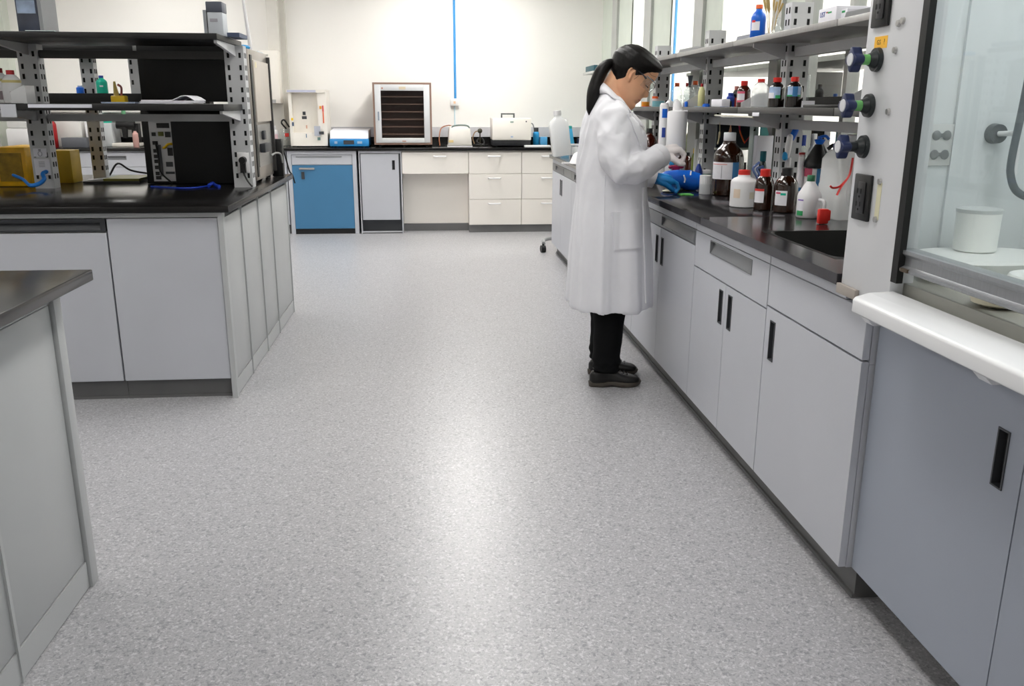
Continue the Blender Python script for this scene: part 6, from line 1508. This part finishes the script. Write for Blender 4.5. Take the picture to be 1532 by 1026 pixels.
papers('curled stack of white papers on the island shelf under the monitor', 210, 290, 4.5, 4.72, ZS, 5, M_PAPER, .022)
papers('flat pale blue folder on the island shelf left of the papers', 156, 206, 4.5, 4.68, ZS, 2, mat('pale blue folder', '#a9b4cc', .5))
# top of the island rack (top 1.673)
ZT2 = 1.673
a, c = on(29, 42, 'Y', 4.7), on(60, 0, 'Y', 4.7)
t = thing('water_tank', 'dark clear container of water on top of the island rack', 'container', ((a.x + c.x) / 2, 4.75, ZT2)); m = (a.x + c.x) / 2
obj('tank', bx(a.x, c.x - .01, 4.68, 4.86, ZT2, 1.90), mat('smoky blue container', '#3d4352', .15, coat=.4, vary=.35, scale=8), t, bevel=.008)
b = NB(); box(b, a.x + .01, c.x - .02, 4.676, 4.6795, 1.77, 1.83); obj('reflection_strip', b, mat('painted pale blue reflection', '#8e9db4', .3, vary=.3, scale=18), t)  # reflection on the tank front, painted as a pale blue strip
obj('lid', bx(a.x - .004, c.x - .006, 4.676, 4.864, 1.9005, 1.925), M_BLACKP, t); obj('side_wall', bx(c.x - .0095, c.x + .008, 4.68, 4.86, ZT2, 1.92), mat('grey container wall', '#8b8d90', .4), t)
b = NB(); x0 = on(38, 46, 'Y', 4.458).x; x1 = on(82, 48, 'Y', 4.458).x; prism(b, [(x0, 4.455), (x1, 4.455), (x1 - .02, 4.6), (x0 + .03, 4.6)], 'Z', ZT2, ZT2 + .003); obj('sheet', b, mat('pale aqua sheet', '#cfdcdc', .5), label='pale sheet on the rack top in front of the dark container', cat='papers')
a, c = on(308, 50, 'Y', 4.72), on(334, 3, 'Y', 4.72)
t = thing('carton', 'grey and white upright dispenser carton on top of the island rack', 'box', ((a.x + c.x) / 2, 4.75, ZT2))
obj('carton', bx(a.x + .018, c.x - .005, 4.70, 4.80, ZT2, c.z - .05), mat('pale blue grey carton', '#c9ced4', .45), t, bevel=.003)
obj('top', bx(a.x + .014, c.x - .004, 4.698, 4.802, c.z - .0495, c.z), mat('slate carton top', '#565a66', .45), t, bevel=.004)
obj('side_flap', bx(a.x - .002, a.x + .0135, 4.70, 4.80, ZT2, c.z - .04), mat('grey carton side', '#9b9fa4', .45), t)
b = NB(); box(b, a.x + .03, c.x - .03, 4.6965, 4.6995, ZT2 + .07, ZT2 + .085); obj('print', b, M_PRINT, t)
b = NB(); box(b, c.x + .01, c.x + .07, 4.7, 4.9, ZT2, ZT2 + .02); obj('tray', b, mat('slate blue tray', '#44506a', .5), label='little slate tray at the right end of the island rack top', cat='tray')
b = NB(); q = on(374, 58, 'Y', 5.3); ball(b, (-1.04, 5.25, 1.655), .03, 14, (1.2, 1, .5)); obj('knob_cap', b, M_SKY, label='little blue cap on top of the steel instrument cabinet', cat='cap')
b = NB(); tube(b, [(-1.03, 5.40, 1.641), (-1.06, 5.40, 2.0), (-1.065, 5.40, 2.3)], [.012, .007, .006], 8, round_ends=True); obj('rod', b, M_WHITEP, label='thin white rod standing on the steel instrument cabinet', cat='rod')
b = NB(); box(b, -1.2, -1.0, 5.45, 5.6, 1.6405, 1.647); obj('sheet', b, mat('pale blue sheet', '#c9d6e0', .5), label='pale blue sheet lying on the steel instrument cabinet', cat='papers')
# things standing on the back counter, seen under the island shelf
def cbox(nm, lab, cat, px0, px1, pyt, m, Y=9.8, z=.911, dp=.25):
    a, c = on(px0, 200, 'Y', Y), on(px1, 200, 'Y', Y); zt = on((px0 + px1) / 2, pyt, 'Y', Y).z
    return tbox(nm, lab, cat, a.x, c.x, Y, Y + dp, z, zt, m)
t = thing('printer', 'big white printer at the left end of the back counter', 'printer', (-4.3, 9.8, .911))
obj('body', bx(-4.4, -4.06, 9.68, 10.05, .912, 1.10), M_WHITEP, t, bevel=.02); obj('top_cover', bx(-4.4, -4.08, 9.72, 10.05, 1.1005, 1.24), mat('pale grey printer top', '#dadad8', .4), t, bevel=.02)
cbox('crate', 'large white plastic crate left of the rear rack post', 'crate', 84, 122, 180, mat('white crate plastic', '#e4e2de', .45))
cbox('box', 'dark grey case under the white crate beyond the rack', 'box', 90, 128, 206, mat('dark grey case', '#62646a', .5), Y=9.6, dp=.15)
cbox('box', 'pale box with ribbed front right of the rear rack post', 'box', 150, 168, 184, mat('pale grey box', '#c3c6c8', .5))
cbox('crate', 'small white crate seen under the shelf near the black microscope', 'crate', 128, 143, 182, M_WHITEP)
t = thing('microscope', 'black microscope on a pale base on the back counter', 'microscope', (-3.3, 9.8, .911))
a = on(190, 215, 'Y', 9.8)
b = NB(); box(b, a.x - .13, a.x + .13, 9.72, 9.95, .912, .95); obj('base', b, M_WHITEB, t, bevel=.006)
b = NB(); box(b, a.x + .05, a.x + .12, 9.84, 9.92, .9505, 1.15); tube(b, [(a.x + .08, 9.86, 1.13), (a.x - .1, 9.84, 1.14)], [.05, .045], 14); tube(b, [(a.x - .02, 9.84, 1.12), (a.x - .02, 9.84, 1.0)], [.035, .025], 12); obj('body', b, M_BLACKP, t)
b = NB(); tube(b, [(a.x - .01, 9.83, 1.18), (a.x - .01, 9.83, 1.32)], .022, 12); obj('tube', b, mat('green microscope tube', '#5f9a72', .4), t)
for px, pyt, m, lab, kd in ((78, 178, M_DRED, 'maroon bottle on the back counter just right of the front post', 'hdpe'), (206, 198, mat('rosy bottle', '#c49a92', .5), 'rosy bottle on the back counter beside the computer', 'hdpe'), (162, 178, M_TEAL, 'teal tub on top of the ribbed box', 'cyl')):
    x = on(px, 200, 'Y', 9.7 if px != 162 else 9.9).x; z = .911
    if px == 162: z = on(159, 184, 'Y', 9.8).z + .001
    bottle(lab, x, 9.62 if px == 206 else 9.7 if px != 162 else 9.9, z, .03 if px == 206 else .05, hgt(px, pyt - 6, x, 9.7, z) if px != 162 else .07, kd, m, None)
# white shelf over the back counter at the left, seen below the island shelf
t = thing('wall_shelf', 'pale wall shelf over the back counter at the far left', 'shelf', (-3.6, 10.0, 1.2))
obj('board', bx(-4.35, -2.6, 9.9, 10.149, 1.262, 1.29), mat('pale shelf board', '#d4d2ce', .5), t, bevel=.003)
b = NB(); 
for x in (-4.2, -3.5, -2.8): prism(b, [(10.149, 1.2615), (9.93, 1.2615), (10.149, 1.15)], 'X', x, x + .02)
obj('bracket', b, M_RACK, t)
# caster of a hidden stool at the far end of the long bench
SX, SY = 1.46, 8.42
t = thing('stool', 'chair base with black caster peeking out past the long bench end', 'chair', (SX, SY, 0))
b = NB(); q = on(813, 372, 'Z', .04)
tube(b, spline([(SX, SY, .12), (q.x + .06, 8.3, .10), (q.x + .005, q.y + .03, .085)], 4), [.018] * 9, 8); lathe(b, [(.03, .08), (.03, .4)], (SX, SY, 0)); obj('base', b, mat('grey chair base', '#a9abac', .35), t)
for a in (1.2, 2.5, 3.9, 5.3):
    b = NB(); tube(b, [(SX, SY, .12), (SX + .22 * math.cos(a), SY + .22 * math.sin(a), .085)], [.018, .014], 8); obj('spoke', b, _M['grey chair base'], t)
    b = NB(); c = Vector((SX + .22 * math.cos(a), SY + .22 * math.sin(a), .034)); tube(b, [c + Vector((-.018, 0, 0)), c + Vector((.018, 0, 0))], .033, 18); box(b, c.x - .006, c.x + .006, c.y - .01, c.y + .01, .04, .085); obj('caster', b, M_BLACKP, t)
b = NB(); c = Vector((q.x, q.y + .03, .034)); tube(b, [c + Vector((-.02, -.004, 0)), c + Vector((.02, .004, 0))], .034, 20); box(b, c.x - .008, c.x + .008, c.y - .012, c.y + .012, .04, .085); obj('caster', b, M_BLACKP, t)
obj('seat', (lambda b: (lathe(b, [(.17, .40), (.19, .41), (.19, .44), (.16, .46), (.001, .462)], (SX, SY, 0)), b)[1])(NB()), M_BLACKP, t)
# small vial held in the raised gloved hand
b = NB(); c = RE + Vector((.018, -.002, -.075)); lathe(b, [(.012, 0), (.014, .004), (.014, .04), (.006, .05), (.006, .064), (.001, .065)], (c.x, c.y, c.z)); obj('vial', b, M_AMBERR, label='small red-brown vial held in the white gloved fingers', cat='vial')
# ------------------------------------------------------------------ world and view
wd = bpy.data.worlds.new('world'); S.world = wd; wd.use_nodes = True
wd.node_tree.nodes['Background'].inputs['Color'].default_value = (.9, .92, 1, 1); wd.node_tree.nodes['Background'].inputs['Strength'].default_value = .2
vs = S.view_settings; vs.view_transform = 'Standard'; vs.look = 'None'; vs.gamma = 1; vs.use_curve_mapping = False; vs.exposure = EXPO
cy = S.cycles
cy.max_bounces = 10; cy.diffuse_bounces = 5; cy.glossy_bounces = 4; cy.transmission_bounces = 8; cy.transparent_max_bounces = 24
cy.caustics_reflective = False; cy.caustics_refractive = False; cy.sample_clamp_indirect = 6
cy.use_denoising = True; cy.use_adaptive_sampling = True; cy.adaptive_threshold = .01
